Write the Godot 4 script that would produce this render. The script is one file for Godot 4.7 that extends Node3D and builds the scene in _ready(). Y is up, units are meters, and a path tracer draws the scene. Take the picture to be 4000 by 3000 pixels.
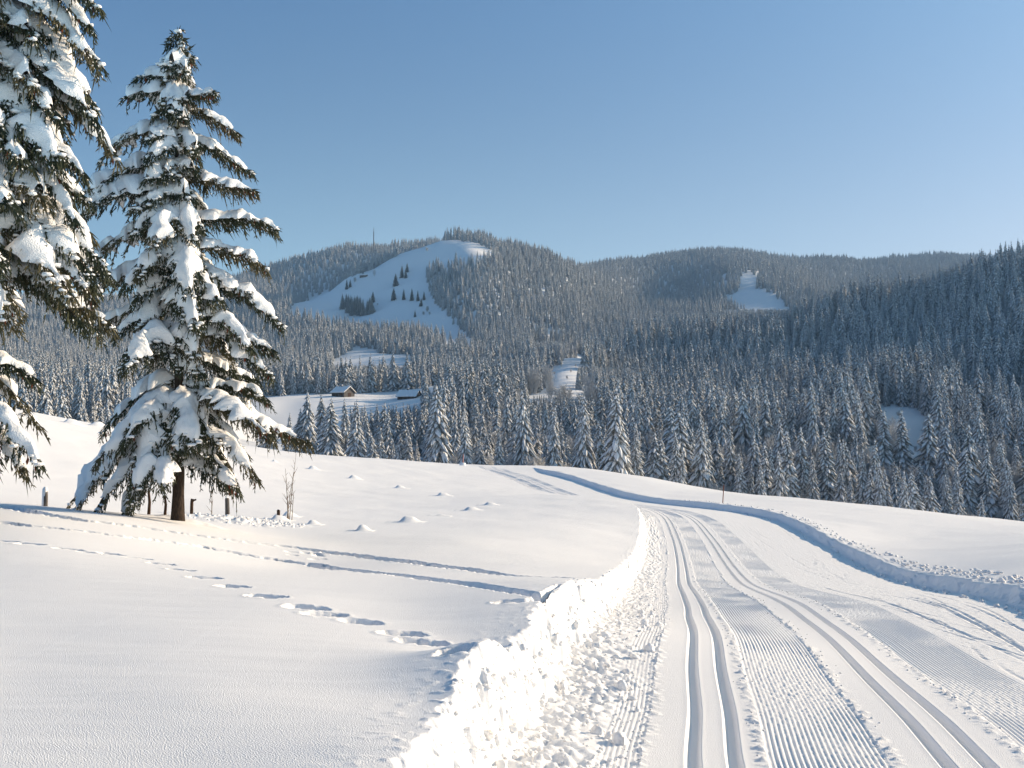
extends Node3D


func _ready() -> void:
	# ---- camera
	var cam := Camera3D.new()
	cam.name = "camera"
	cam.fov = 42.016
	cam.near = 0.1
	cam.far = 9000.0
	cam.position = EYE
	cam.rotation.x = atan(46.0 / 1000.0)
	add_child(cam)
	cam.current = true
	# ---- sun and sky
	var sun_az := deg_to_rad(SUN_AZ)
	var sun_el := deg_to_rad(SUN_EL)
	var to_sun := Vector3(sin(sun_az) * cos(sun_el), sin(sun_el), -cos(sun_az) * cos(sun_el))
	var sun := DirectionalLight3D.new()
	sun.name = "sun"
	sun.basis = Basis.looking_at(-to_sun)
	sun.light_energy = 1.6
	sun.light_color = Color(1.0, 0.91, 0.785)
	sun.light_angular_distance = 0.55
	sun.shadow_enabled = true
	add_child(sun)
	var env := Environment.new()
	env.background_mode = Environment.BG_SKY
	env.sky = Sky.new()
	env.sky.sky_material = clear_sky(to_sun)
	env.tonemap_mode = Environment.TONE_MAPPER_LINEAR
	env.tonemap_exposure = 1.58
	env.sdfgi_enabled = true
	env.ssao_enabled = true
	env.ssil_enabled = true
	env.fog_enabled = FOG > 0.0
	env.fog_density = FOG
	env.fog_light_color = Color(0.68, 0.84, 1.0)
	var world := WorldEnvironment.new()
	world.name = "world"
	world.environment = env
	add_child(world)
	# ---- materials and noise
	for n in [[lump, 11, 0.9, 3], [crumb, 12, 9.0, 2], [roll, 13, 0.16, 3]]:
		n[0].seed = n[1]
		n[0].noise_type = FastNoiseLite.TYPE_SIMPLEX_SMOOTH
		n[0].frequency = n[2]
		n[0].fractal_octaves = n[3]
	pebble.seed = 14
	pebble.noise_type = FastNoiseLite.TYPE_CELLULAR
	pebble.frequency = 11.0
	pebble.cellular_return_type = FastNoiseLite.RETURN_DISTANCE
	pebble.fractal_type = FastNoiseLite.FRACTAL_NONE
	build_materials()
	# ---- the place
	build_near()
	build_land()
	build_forest()
	build_big_spruces()
	build_mounds()
	build_clods()
	build_posts()


const SUN_AZ := 69.0
const SUN_EL := 19.5
const FOG := 0.00013


# Clear winter air: deep blue overhead, paler to the horizon, brighter towards the sun.
func clear_sky(to_sun: Vector3) -> PanoramaSkyMaterial:
	var w := 512
	var h := 256
	var im := Image.create(w, h, false, Image.FORMAT_RGBF)
	for r in h:
		var el := PI * (0.5 - (r + 0.5) / h)
		var up := maxf(sin(el), 0.0)
		for c in w:
			var az := TAU * (c + 0.5) / w
			var eye := Vector3(sin(az) * cos(el), sin(el), -cos(az) * cos(el))
			var g := acos(clampf(eye.dot(to_sun), -1.0, 1.0))
			var cs := cos(g)
			var low := exp(-up / 0.13) * lerpf(0.6, 1.0, smoothstep(-0.7, 0.35, cs))
			var glow := exp(-g / 0.55)
			var near_sun := exp(-g / 0.27)
			var ray := 0.75 * (1.0 + cs * cs) * (1.0 - 0.55 * smoothstep(0.38, 0.95, up))
			var red := 0.003 * ray + 0.48 * low + glow * (0.3 + 2.2 * low) + near_sun * 0.4
			var green := 0.064 * ray + 0.86 * low + glow * (0.49 + 0.6 * low) + near_sun * 0.36
			var blue := 0.245 * ray + 0.84 * low + glow * 0.37 + near_sun * 0.3
			im.set_pixel(c, r, Color(red, green, blue))
	var m := PanoramaSkyMaterial.new()
	m.panorama = ImageTexture.create_from_image(im)
	return m


func plain(color: Color, rough := 0.9, spec := 0.3) -> StandardMaterial3D:
	var m := StandardMaterial3D.new()
	m.albedo_color = color
	m.roughness = rough
	m.metallic_specular = spec
	return m


func noise_texture(freq: float, seed_: int, kind := FastNoiseLite.TYPE_SIMPLEX_SMOOTH, ramp: Gradient = null, size := 1024) -> NoiseTexture2D:
	var n := FastNoiseLite.new()
	n.seed = seed_
	n.frequency = freq
	n.noise_type = kind
	n.fractal_octaves = 4
	var t := NoiseTexture2D.new()
	t.width = size
	t.height = size
	t.seamless = true
	t.noise = n
	t.color_ramp = ramp
	return t


func build_materials() -> void:
	var white := Color(0.955, 0.95, 0.945)
	var grain := noise_texture(0.2, 3, FastNoiseLite.TYPE_VALUE_CUBIC)
	M.snow = plain(white, 0.7, 0.35)
	M.snow.heightmap_enabled = true
	M.snow.heightmap_texture = grain
	M.snow.heightmap_scale = 0.4
	M.snow.uv1_triplanar = true
	M.snow.uv1_world_triplanar = true
	M.snow.uv1_scale = Vector3(1.1, 1.1, 1.1)
	M.far_snow = plain(white, 0.8, 0.2)
	M.bough_snow = plain(white, 0.8, 0.2)
	M.bough_snow.heightmap_enabled = true
	M.bough_snow.heightmap_texture = grain
	M.bough_snow.heightmap_scale = 2.5
	M.bough_snow.uv1_triplanar = true
	M.bough_snow.uv1_world_triplanar = true
	M.bough_snow.uv1_scale = Vector3(0.35, 0.35, 0.35)
	M.tree_snow = plain(Color(0.88, 0.88, 0.88), 0.85, 0.2)
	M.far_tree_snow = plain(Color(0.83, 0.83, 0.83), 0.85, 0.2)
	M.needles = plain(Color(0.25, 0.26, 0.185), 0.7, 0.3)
	M.needles_warm = plain(Color(0.32, 0.3, 0.215), 0.7, 0.3)
	M.needles_dark = plain(Color(0.21, 0.23, 0.17), 0.7, 0.3)
	for k in ["needles", "needles_warm", "needles_dark"]:
		M[k].backlight_enabled = true
		M[k].backlight = Color(0.12, 0.14, 0.07)
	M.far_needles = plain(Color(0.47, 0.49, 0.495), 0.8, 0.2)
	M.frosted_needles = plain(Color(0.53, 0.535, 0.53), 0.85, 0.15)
	M.alp_needles = plain(Color(0.25, 0.28, 0.26), 0.8, 0.2)
	M.frost_wood = plain(Color(0.78, 0.78, 0.78), 0.9, 0.1)
	M.twig = plain(Color(0.45, 0.38, 0.3), 0.9, 0.1)
	M.cone = plain(Color(0.46, 0.25, 0.16), 0.7, 0.3)
	M.steel = plain(Color(0.3, 0.31, 0.33), 0.6, 0.4)
	M.red_wood = plain(Color(0.5, 0.28, 0.2), 0.8, 0.2)
	M.pink_wood = plain(Color(0.78, 0.55, 0.5), 0.8, 0.2)
	for q in [["bark", Color(0.16, 0.135, 0.12), Color(0.33, 0.28, 0.24), 9.0], ["timber", Color(0.3, 0.285, 0.275), Color(0.44, 0.42, 0.4), 5.0], ["dark_timber", Color(0.2, 0.15, 0.12), Color(0.36, 0.28, 0.22), 5.0]]:
		var ramp := Gradient.new()
		ramp.set_color(0, q[1])
		ramp.set_color(1, q[2])
		var m := plain(Color.WHITE, 0.9, 0.2)
		m.albedo_texture = noise_texture(0.03, 40, FastNoiseLite.TYPE_SIMPLEX, ramp, 256)
		m.heightmap_enabled = true
		m.heightmap_texture = noise_texture(0.04, 41, FastNoiseLite.TYPE_SIMPLEX, null, 256)
		m.heightmap_scale = 1.5
		m.uv1_triplanar = true
		m.uv1_scale = Vector3(q[3] * 0.3, q[3] * 0.06, q[3] * 0.3)
		M[q[0]] = m


# ---------------------------------------------------------------- surveyed points of the place, in metres
var FIELD_POINTS: Array[Vector3] = [
	Vector3(-0.546, 0.607, -4.5), Vector3(5.698, 0.263, -4.5), Vector3(-0.464, 0.558, -5.5), Vector3(5.856, 0.194, -5.5), Vector3(-0.231, 0.478, -7), Vector3(6.237, 0.107, -7), Vector3(0.119, 0.431, -9), Vector3(6.668, -0.037, -9),
	Vector3(0.487, 0.329, -11), Vector3(7.167, -0.181, -11), Vector3(0.884, 0.013, -13.5), Vector3(7.745, -0.319, -13.5), Vector3(1.387, -0.397, -16.5), Vector3(8.522, -0.566, -16.5), Vector3(1.913, -0.768, -20), Vector3(9.396, -0.982, -20),
	Vector3(2.649, -1.287, -25), Vector3(10.577, -1.585, -25), Vector3(3.622, -1.73, -31), Vector3(11.755, -2.108, -31), Vector3(4.684, -1.98, -38), Vector3(12.956, -2.41, -38), Vector3(5.747, -2.073, -46), Vector3(14.138, -2.58, -46),
	Vector3(6.598, -2.089, -55), Vector3(15.078, -2.677, -55), Vector3(5.744, -2.381, -66), Vector3(14.501, -2.949, -66), Vector3(2.664, -2.927, -80), Vector3(11.559, -3.411, -80), Vector3(-1.108, -2.609, -100), Vector3(7.614, -3.021, -100),
	Vector3(-5.501, -2.395, -125), Vector3(3.142, -2.759, -125), Vector3(-2.146, 0.585, -4.26), Vector3(-3.201, 0.594, -4.27), Vector3(-1.307, 0.585, -4.26), Vector3(-1.638, 0.584, -5.32), Vector3(-3.418, 0.533, -6.75), Vector3(-6.304, 0.401, -12.4),
	Vector3(-9.78, 0.283, -19.2), Vector3(-12.997, 0.073, -25.5), Vector3(-11.604, -0.279, -28.3), Vector3(-9.433, -0.68, -29), Vector3(-3.999, -0.544, -19), Vector3(-2.799, 0.477, -9.05), Vector3(-1.954, 0.435, -9.3), Vector3(-2.169, -0.553, -19.5),
	Vector3(-1.099, 0.334, -9.9), Vector3(-0.215, 0.589, -6.8), Vector3(-1.725, -1.086, -28), Vector3(1.436, -1.624, -38), Vector3(-6.217, -1.164, -29.5), Vector3(-14.95, -0.327, -32.5), Vector3(-20.723, -0.106, -45), Vector3(-56.317, 4.417, -110),
	Vector3(-49.69, 3.098, -110), Vector3(-44.179, 2.329, -110), Vector3(-9.359, -0.532, -28), Vector3(-11.2, -0.83, -33.5), Vector3(-15.06, -0.866, -45), Vector3(-20.775, -0.285, -62), Vector3(-37.584, 1.441, -112), Vector3(-7.592, -1.291, -36),
	Vector3(-12.672, -1.583, -60), Vector3(-17.969, -1.302, -85), Vector3(-24.329, -0.637, -115), Vector3(-5.016, -1.713, -45), Vector3(-7.811, -2.11, -70), Vector3(-13.407, -1.587, -120), Vector3(-6.207, -2.365, -127), Vector3(2.693, -3.38, -150),
	Vector3(11.231, -3.227, -128), Vector3(15.725, -3.429, -116), Vector3(20.291, -3.984, -97), Vector3(26.208, -3.872, -82), Vector3(29.535, -3.788, -71), Vector3(31.577, -3.668, -62), Vector3(34.885, -3.735, -55), Vector3(12.202, -1.095, -24),
	Vector3(19.338, -2.15, -38), Vector3(17.354, -2.915, -45), Vector3(-19.785, 0.209, -30), Vector3(-72.877, 6.399, -110), Vector3(-5.906, 0.485, -9), Vector3(-6.706, 0.544, -6.7), Vector3(-25.169, -0.236, -25), Vector3(-101.372, 8.004, -100),
	Vector3(12.323, -0.357, -14), Vector3(31.321, -2.566, -40), Vector3(6.22, -0.129, -8), Vector3(-91.096, 4.199, -137.5), Vector3(-116.603, -2.601, -176), Vector3(-70.397, 2.217, -137.5), Vector3(-90.108, -4.583, -176), Vector3(-55.224, 0.129, -137.5),
	Vector3(-70.687, -6.671, -176), Vector3(-46.98, -0.759, -140), Vector3(-60.134, -7.559, -179.2), Vector3(-30.411, -2.837, -143.75), Vector3(-38.926, -9.637, -184), Vector3(-16.759, -3.787, -150), Vector3(-21.452, -10.587, -192), Vector3(-7.758, -4.565, -158.75),
	Vector3(-9.931, -11.365, -203.2), Vector3(3.366, -5.58, -187.5), Vector3(4.308, -12.38, -240), Vector3(14.039, -5.427, -160), Vector3(17.97, -12.227, -204.8), Vector3(19.657, -5.629, -145), Vector3(25.161, -12.429, -185.6), Vector3(25.363, -6.184, -121.25),
	Vector3(32.465, -12.984, -155.2), Vector3(32.759, -6.072, -102.5), Vector3(41.932, -12.872, -131.2), Vector3(36.919, -5.988, -88.75), Vector3(47.257, -12.788, -113.6), Vector3(39.471, -5.868, -77.5), Vector3(50.523, -12.668, -99.2), Vector3(43.606, -5.935, -68.75),
	Vector3(55.816, -12.735, -88), Vector3(-7, 0.57, -3.2), Vector3(-4, 0.57, -3.2), Vector3(-1.6, 0.58, -3.2), Vector3(0.2, 0.6, -3.2), Vector3(5.2, 0.38, -3.2), Vector3(8, 0.4, -3.2),
]
var LAND_POINTS: Array[Vector3] = [
	Vector3(-92.5, 2, -130), Vector3(-134.8, -7.5, -190), Vector3(-213.5, 6.5, -300), Vector3(-306.5, 21.3, -430), Vector3(-499.5, 51.1, -700), Vector3(-714.4, 97.2, -1000), Vector3(-1073.5, 203.8, -1500), Vector3(-1430.2, 238.8, -2000),
	Vector3(-66.5, 0.7, -130), Vector3(-94.4, -6.3, -185), Vector3(-153.5, 4.7, -300), Vector3(-220.3, 15.8, -430), Vector3(-359, 42.6, -700), Vector3(-513.5, 87.2, -1000), Vector3(-771.8, 196.2, -1500), Vector3(-1028.2, 226.7, -2000),
	Vector3(-55, 0.7, -130), Vector3(-80.3, -6.5, -190), Vector3(-127.1, 3.8, -300), Vector3(-182.4, 14.9, -430), Vector3(-297.2, 40.5, -700), Vector3(-425.2, 87.2, -1000), Vector3(-617.7, 183.9, -1450), Vector3(-808.8, 211.6, -1900),
	Vector3(-43.6, -0.6, -130), Vector3(-65.3, -5.8, -195), Vector3(-104, 2, -310), Vector3(-144.5, 14, -430), Vector3(-235.5, 37, -700), Vector3(-336.9, 82.1, -1000), Vector3(-523.5, 212.1, -1550), Vector3(-674.9, 238.8, -2000),
	Vector3(-37.7, -2.6, -150), Vector3(-50.3, -4.2, -200), Vector3(-75.5, -1.6, -300), Vector3(-93.6, 1.3, -372), Vector3(-100.3, 11.5, -398), Vector3(-108.4, 16.2, -430), Vector3(-151.3, 27.2, -600), Vector3(-202, 56.5, -800),
	Vector3(-252.8, 97.2, -1000), Vector3(-303.8, 146.5, -1200), Vector3(-443.7, 276.4, -1750), Vector3(-531.9, 286.7, -2100), Vector3(-30.2, -2.9, -150), Vector3(-40.3, -4.6, -200), Vector3(-60.5, -2.2, -300), Vector3(-74.7, 0.9, -370),
	Vector3(-80.8, 12, -400), Vector3(-86.9, 17, -430), Vector3(-121.3, 28.4, -600), Vector3(-161.9, 58.1, -800), Vector3(-206.8, 106.3, -1020), Vector3(-243.6, 156.2, -1200), Vector3(-288.2, 175.8, -1420), Vector3(-362, 309.9, -1780),
	Vector3(-426.6, 307.9, -2100), Vector3(-24.2, -3.4, -150), Vector3(-32.3, -5, -200), Vector3(-48.5, -2.8, -300), Vector3(-59.9, 0.5, -370), Vector3(-64.8, 12.4, -400), Vector3(-69.7, 17.7, -430), Vector3(-97.3, 30.2, -600),
	Vector3(-126.6, 58.2, -780), Vector3(-151.1, 85.9, -930), Vector3(-176.8, 119.7, -1087), Vector3(-191.3, 155.3, -1175), Vector3(-209.4, 198.9, -1285), Vector3(-241.1, 213.1, -1480), Vector3(-293.7, 328, -1800), Vector3(-350.3, 326.1, -2150),
	Vector3(-17.5, -3.8, -150), Vector3(-23.3, -6, -200), Vector3(-35, -3.4, -300), Vector3(-42.1, 1.3, -360), Vector3(-46.8, 12.8, -400), Vector3(-50.9, 17.2, -435), Vector3(-70.3, 30.8, -600), Vector3(-91.5, 59, -780),
	Vector3(-105.6, 81.4, -900), Vector3(-119.7, 106.2, -1019), Vector3(-131.7, 148.2, -1120), Vector3(-144.4, 193.1, -1227), Vector3(-156.1, 233.9, -1325), Vector3(-176.6, 246.3, -1500), Vector3(-214.5, 329.8, -1820), Vector3(-253, 326.1, -2150),
	Vector3(-10.6, -4.7, -150), Vector3(-14.2, -6.4, -200), Vector3(-20.5, -3.8, -290), Vector3(-24.1, 3.7, -340), Vector3(-28.4, 14, -400), Vector3(-31.3, 20.5, -440), Vector3(-42.7, 33.2, -600), Vector3(-55.5, 59.8, -780),
	Vector3(-60.5, 76.1, -850), Vector3(-68.5, 95.5, -962), Vector3(-73.7, 126.4, -1033), Vector3(-81.8, 174.6, -1145), Vector3(-88.1, 212.8, -1233), Vector3(-96.2, 259.3, -1345), Vector3(-107.3, 276.7, -1500), Vector3(-132.3, 342.7, -1850),
	Vector3(-157.1, 333.6, -2200), Vector3(-5.1, -5.5, -150), Vector3(-7.1, -7.6, -210), Vector3(-9.5, -4.1, -280), Vector3(-11.2, 2.7, -330), Vector3(-13.6, 14, -400), Vector3(-15.6, 16.7, -460), Vector3(-20.4, 33.2, -600),
	Vector3(-26.6, 62.9, -780), Vector3(-29.3, 76.1, -860), Vector3(-31.7, 92.4, -930), Vector3(-35.2, 136.3, -1029), Vector3(-39.7, 194.5, -1160), Vector3(-44.5, 246.7, -1300), Vector3(-51.4, 270.6, -1500), Vector3(-71.8, 329.1, -2100),
	Vector3(1.3, -6.3, -160), Vector3(1.7, -8, -210), Vector3(2.2, -5, -280), Vector3(2.6, 2.7, -330), Vector3(3.2, 14.4, -400), Vector3(3.7, 16.7, -460), Vector3(4.6, 31, -580), Vector3(6.1, 60.6, -760),
	Vector3(6.8, 75.2, -850), Vector3(7.5, 90.5, -930), Vector3(8.8, 146.5, -1090), Vector3(10.3, 218.3, -1280), Vector3(11.3, 254.1, -1400), Vector3(15.7, 305.8, -1950), Vector3(7, -6.8, -160), Vector3(9.4, -8.7, -215),
	Vector3(12.7, -5.8, -290), Vector3(14.9, 0, -340), Vector3(17.6, 15.6, -400), Vector3(20.7, 27.4, -470), Vector3(25.6, 41.5, -580), Vector3(31.8, 56.1, -720), Vector3(37.5, 70.1, -850), Vector3(42.4, 93.4, -960),
	Vector3(50, 149.5, -1130), Vector3(59.3, 223, -1340), Vector3(79.6, 264.2, -1800), Vector3(11.7, -7, -150), Vector3(16.7, -9.8, -215), Vector3(22.6, -5.2, -290), Vector3(27.3, 3.7, -350), Vector3(32, 16.3, -410),
	Vector3(37.5, 27, -480), Vector3(50.8, 47.6, -650), Vector3(59.4, 50.7, -760), Vector3(70.4, 74.1, -900), Vector3(94, 144.1, -1200), Vector3(121.6, 243.5, -1550), Vector3(135, 280.4, -1720), Vector3(157, 319.6, -2000),
	Vector3(196.1, 366.2, -2500), Vector3(18.2, -8.4, -150), Vector3(24.9, -10.2, -205), Vector3(35.3, -5.2, -290), Vector3(42.6, -0.4, -350), Vector3(54.9, 11, -450), Vector3(67.2, 28.4, -550), Vector3(84.4, 60.1, -690),
	Vector3(96.6, 52.6, -790), Vector3(116.2, 85.8, -950), Vector3(153.1, 146.2, -1250), Vector3(196.3, 227, -1600), Vector3(270.2, 371.5, -2200), Vector3(331.2, 381.6, -2700), Vector3(24.3, -8.4, -140), Vector3(34.7, -11.3, -200),
	Vector3(50.3, -5.2, -290), Vector3(60.8, 1, -350), Vector3(78.3, 13.2, -450), Vector3(97.6, 33.9, -560), Vector3(118.7, 64.7, -680), Vector3(136, 56.7, -780), Vector3(165.8, 87.7, -950), Vector3(209.7, 136.8, -1200),
	Vector3(262.3, 197.8, -1500), Vector3(385.4, 382.6, -2200), Vector3(472.3, 381.6, -2700), Vector3(28.7, -9, -130), Vector3(42, -12.7, -190), Vector3(64.2, -5.2, -290), Vector3(77.6, 2, -350), Vector3(99.9, 15.5, -450),
	Vector3(124.6, 40.1, -560), Vector3(147, 67.5, -660), Vector3(169.1, 59.1, -760), Vector3(213.8, 90.5, -960), Vector3(251.8, 124.4, -1130), Vector3(279.2, 152.8, -1252), Vector3(299, 180.9, -1340), Vector3(321.6, 224.9, -1440),
	Vector3(379.9, 289.2, -1700), Vector3(491.8, 384.8, -2200), Vector3(602.8, 395.3, -2700), Vector3(32.1, -9.2, -125), Vector3(48.8, -14.1, -190), Vector3(74.6, -6.1, -290), Vector3(90.2, 2.7, -350), Vector3(116.2, 17.7, -450),
	Vector3(144.8, 44.1, -560), Vector3(170.9, 71.5, -660), Vector3(196.6, 62.9, -760), Vector3(258.9, 102.2, -1000), Vector3(297.9, 131.2, -1150), Vector3(320.1, 153.2, -1235), Vector3(335, 174.5, -1292), Vector3(363.3, 213, -1400),
	Vector3(441.4, 278.9, -1700), Vector3(597.3, 385.9, -2300), Vector3(726.3, 395.7, -2800), Vector3(34.7, -10, -110), Vector3(59.9, -14.8, -190), Vector3(85.4, -6.1, -270), Vector3(110.9, 3.7, -350), Vector3(142.8, 20, -450),
	Vector3(178, 49.7, -560), Vector3(206.9, 77.6, -650), Vector3(238.5, 69.6, -750), Vector3(318.2, 107.3, -1000), Vector3(478, 205.3, -1500), Vector3(765.9, 405, -2400), Vector3(924.3, 409.8, -2900), Vector3(39.1, -10.6, -110),
	Vector3(67.7, -15.9, -190), Vector3(92.8, -8.4, -260), Vector3(125.2, 5.5, -350), Vector3(161.3, 23.2, -450), Vector3(201.1, 53.6, -560), Vector3(233.8, 84.9, -650), Vector3(269.5, 77.2, -750), Vector3(395.6, 134.5, -1100),
	Vector3(611.9, 241, -1700), Vector3(936.8, 425.5, -2600), Vector3(1115.8, 437.9, -3100), Vector3(45.7, -11.1, -110), Vector3(79, -16.9, -190), Vector3(108.4, -8.9, -260), Vector3(146.2, 6.2, -350), Vector3(188.4, 28.1, -450),
	Vector3(230.8, 59.4, -550), Vector3(268.9, 88.1, -640), Vector3(314.8, 88.5, -750), Vector3(504.1, 158.6, -1200), Vector3(1178, 463.7, -2800), Vector3(1386.9, 466, -3300), Vector3(53.3, -11.6, -110), Vector3(92.2, -17.8, -190),
	Vector3(126.5, -9.7, -260), Vector3(170.7, 5.5, -350), Vector3(220.2, 37.2, -450), Vector3(274.8, 81.9, -560), Vector3(314.2, 101.1, -640), Vector3(382.5, 103.8, -780), Vector3(637.7, 178.2, -1300), Vector3(1375.2, 458, -2800),
	Vector3(1619.1, 466, -3300), Vector3(69.7, -12.7, -110), Vector3(120.5, -18.8, -190), Vector3(165.5, -5.8, -260), Vector3(223.5, 16, -350), Vector3(288.5, 58.5, -450), Vector3(359.9, 104.6, -560), Vector3(417.9, 126.3, -650),
	Vector3(501, 135.4, -780), Vector3(833.9, 184.8, -1300), Vector3(1797.9, 458, -2800), Vector3(96.9, -14.4, -110), Vector3(167.7, -18.8, -190), Vector3(230.6, 2, -260), Vector3(311.6, 30, -350), Vector3(402.3, 78.9, -450),
	Vector3(502.3, 137.6, -560), Vector3(583, 159.4, -650), Vector3(698.3, 159.1, -780), Vector3(1161.2, 197.9, -1300), Vector3(2502.4, 458, -2800), Vector3(-131.4, 0.7, -130), Vector3(-191.7, -5.6, -190), Vector3(-303.7, 11, -300),
	Vector3(-436.1, 32.1, -430), Vector3(-710.6, 65.1, -700), Vector3(-1016.1, 112.3, -1000), Vector3(-1526.9, 228.1, -1500), Vector3(-2034, 263, -2000),
]
var TRAIL := [
	[3, 1.695, 0.15, -0.019, -0.026], [3.2, 1.711, 0.138, -0.019, -0.026], [3.413, 1.727, 0.126, -0.019, -0.026], [3.641, 1.745, 0.112, -0.019, -0.026], [3.883, 1.764, 0.098, -0.019, -0.026], [4.142, 1.784, 0.082, -0.019, -0.026],
	[4.418, 1.805, 0.066, -0.019, -0.026], [4.713, 1.828, 0.048, -0.02, -0.027], [5.027, 1.854, 0.031, -0.022, -0.028], [5.362, 1.887, 0.012, -0.023, -0.029], [5.719, 1.931, -0.007, -0.023, -0.03], [6.1, 1.991, -0.027, -0.022, -0.031],
	[6.507, 2.066, -0.049, -0.02, -0.032], [6.94, 2.151, -0.072, -0.019, -0.033], [7.403, 2.239, -0.095, -0.021, -0.034], [7.896, 2.323, -0.118, -0.028, -0.035], [8.423, 2.408, -0.142, -0.039, -0.035], [8.984, 2.502, -0.167, -0.056, -0.035],
	[9.583, 2.611, -0.196, -0.075, -0.034], [10.221, 2.731, -0.233, -0.087, -0.033], [10.903, 2.855, -0.284, -0.08, -0.031], [11.629, 2.979, -0.348, -0.059, -0.028], [12.404, 3.099, -0.418, -0.039, -0.025], [13.231, 3.221, -0.495, -0.023, -0.023],
	[14.113, 3.361, -0.585, -0.004, -0.02], [15.053, 3.524, -0.69, 0.018, -0.017], [16.057, 3.695, -0.803, 0.034, -0.015], [17.127, 3.861, -0.918, 0.032, -0.013], [18.268, 4.029, -1.041, 0.021, -0.012], [19.486, 4.212, -1.18, 0.011, -0.012],
	[20.784, 4.407, -1.332, 0.004, -0.013], [22.17, 4.609, -1.491, -0.003, -0.014], [23.647, 4.823, -1.652, -0.011, -0.017], [25.223, 5.062, -1.808, -0.019, -0.019], [26.904, 5.334, -1.956, -0.026, -0.023], [28.697, 5.63, -2.095, -0.031, -0.026],
	[30.61, 5.939, -2.226, -0.034, -0.03], [32.65, 6.259, -2.341, -0.034, -0.034], [34.826, 6.592, -2.432, -0.035, -0.038], [37.147, 6.935, -2.498, -0.039, -0.042], [39.623, 7.287, -2.55, -0.044, -0.045], [42.263, 7.643, -2.596, -0.051, -0.049],
	[45.08, 8.001, -2.635, -0.06, -0.051], [48.084, 8.363, -2.66, -0.069, -0.053], [51.289, 8.707, -2.671, -0.078, -0.055], [54.707, 8.938, -2.688, -0.084, -0.056], [58.353, 8.947, -2.738, -0.085, -0.056], [62.243, 8.651, -2.838, -0.081, -0.056],
	[66.391, 8.06, -2.983, -0.072, -0.056], [70.815, 7.201, -3.163, -0.062, -0.055], [75.535, 6.125, -3.351, -0.053, -0.053], [80.569, 4.945, -3.49, -0.045, -0.052], [85.939, 3.782, -3.513, -0.04, -0.05], [91.666, 2.704, -3.396, -0.036, -0.048],
	[97.776, 1.651, -3.206, -0.033, -0.046], [104.292, 0.545, -3.027, -0.031, -0.044], [111.243, -0.678, -2.927, -0.029, -0.042], [118.657, -2.002, -2.901, -0.028, -0.041], [126.565, -3.386, -2.918, -0.026, -0.039], [135, -3.968, -2.93, -0.026, -0.039],
]
var FOOTPRINTS := [
	[-7.56, -15.03], [-7.09, -14.79], [-6.39, -14.47], [-5.99, -14.29], [-5.78, -14.5], [-5.28, -14.2], [-4.68, -13.4], [-4.09, -12.42], [-3.45, -11.31], [-2.86, -10.32],
	[-2.31, -9.47], [-1.82, -8.89], [-1.8, -8.88], [-1.59, -8.6], [-1.26, -8.39], [-0.85, -7.97], [-0.68, -7.6], [-0.3, -6.35], [-0.16, -6.86], [0.01, -9.29],
	[0.28, -9.38],
]
var TRACK_UPPER := [
	[-13.01, -25.53], [-10.68, -22.62], [-9.16, -21.46], [-8.1, -22.07], [-7.57, -22.25], [-6.64, -22.74], [-5.26, -23.4], [-4.72, -23.22], [-4.17, -22.79], [-3.4, -21.94],
	[-1.95, -19.5], [-0.78, -17.35], [0.05, -14.76], [0.86, -13.77],
]
var TRACK_LOWER := [
	[-9.56, -18.76], [-8.91, -18.41], [-8.13, -18.41], [-7.14, -18.7], [-6.66, -19.34], [-6.08, -19.82], [-5.5, -19.86], [-4.6, -19.84], [-3.89, -19.53], [-2.81, -17.38],
	[-1.84, -15.3], [-1, -12.57], [-0.42, -11.1], [-0.03, -10.19], [0.3, -9.55], [0.55, -10.56],
]
var MOUNDS := [
	[-17.3, -86.6, 0.75], [-12.77, -80.3, 0.84], [-8.03, -70.95, 0.68], [-4.36, -61.94, 0.65], [-1.24, -52.43, 0.55], [-2.05, -48.1, 0.63], [-3.1, -43.02, 0.45], [-4.02, -38.03, 0.66],
	[-4.97, -33.04, 0.4], [-7.05, -35.35, 0.37], [-8.57, -38.41, 0.47], [-8.5, -36.35, 0.5], [-21.05, -88.6, 0.37], [-36.54, -82.81, 1.15], [-36.13, -87.13, 1.36],
]
var CLEAR_ALP := [
	[-257.95, -1161.96], [-304.56, -1500.22], [-285.48, -1543.08], [-203.98, -1267.37], [-179.1, -1318.01], [-142.81, -1313.06], [-95.36, -1332.9], [-74.8, -1325.43], [-54.5, -1287.91], [-28.04, -1265.54],
	[-11.38, -1255.77], [-31.94, -1175.15], [-49.08, -1161], [-87.15, -1202.59], [-104.1, -1202.9], [-100.83, -1165.62], [-91.7, -1112.35], [-80.9, -1059.46], [-66.96, -1010.3], [-45.25, -939.46],
	[-21.84, -837.53], [-33.77, -802], [-61.46, -851.06], [-86.68, -939.22], [-109.32, -972.8], [-137.71, -1001.74], [-171.74, -1024.8], [-194.89, -1038.39], [-222.66, -1046.3], [-259.8, -1119.93],
]
var CLEAR_GLADE := [
	[-136.43, -782.34], [-136.47, -820.08], [-134.42, -859.28], [-121.63, -842.38], [-101.9, -794.2], [-92.65, -770.37], [-103.63, -754.83], [-119.33, -758.46],
]
var CLEAR_STRIP := [
	[20.24, -960.41], [47.47, -985.47], [62.77, -962.6], [54.56, -937.77], [30.82, -931.1],
]
var CLEAR_RAMP := [
	[16.62, -535.36], [26.36, -548.07], [54.02, -829.2], [77.97, -883.83], [78.66, -653.78], [75.85, -630.54], [56.55, -641.18], [39.98, -554.28], [30.88, -453.53], [24.98, -409.28],
	[18.02, -391.65], [14.03, -424.75],
]
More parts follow.
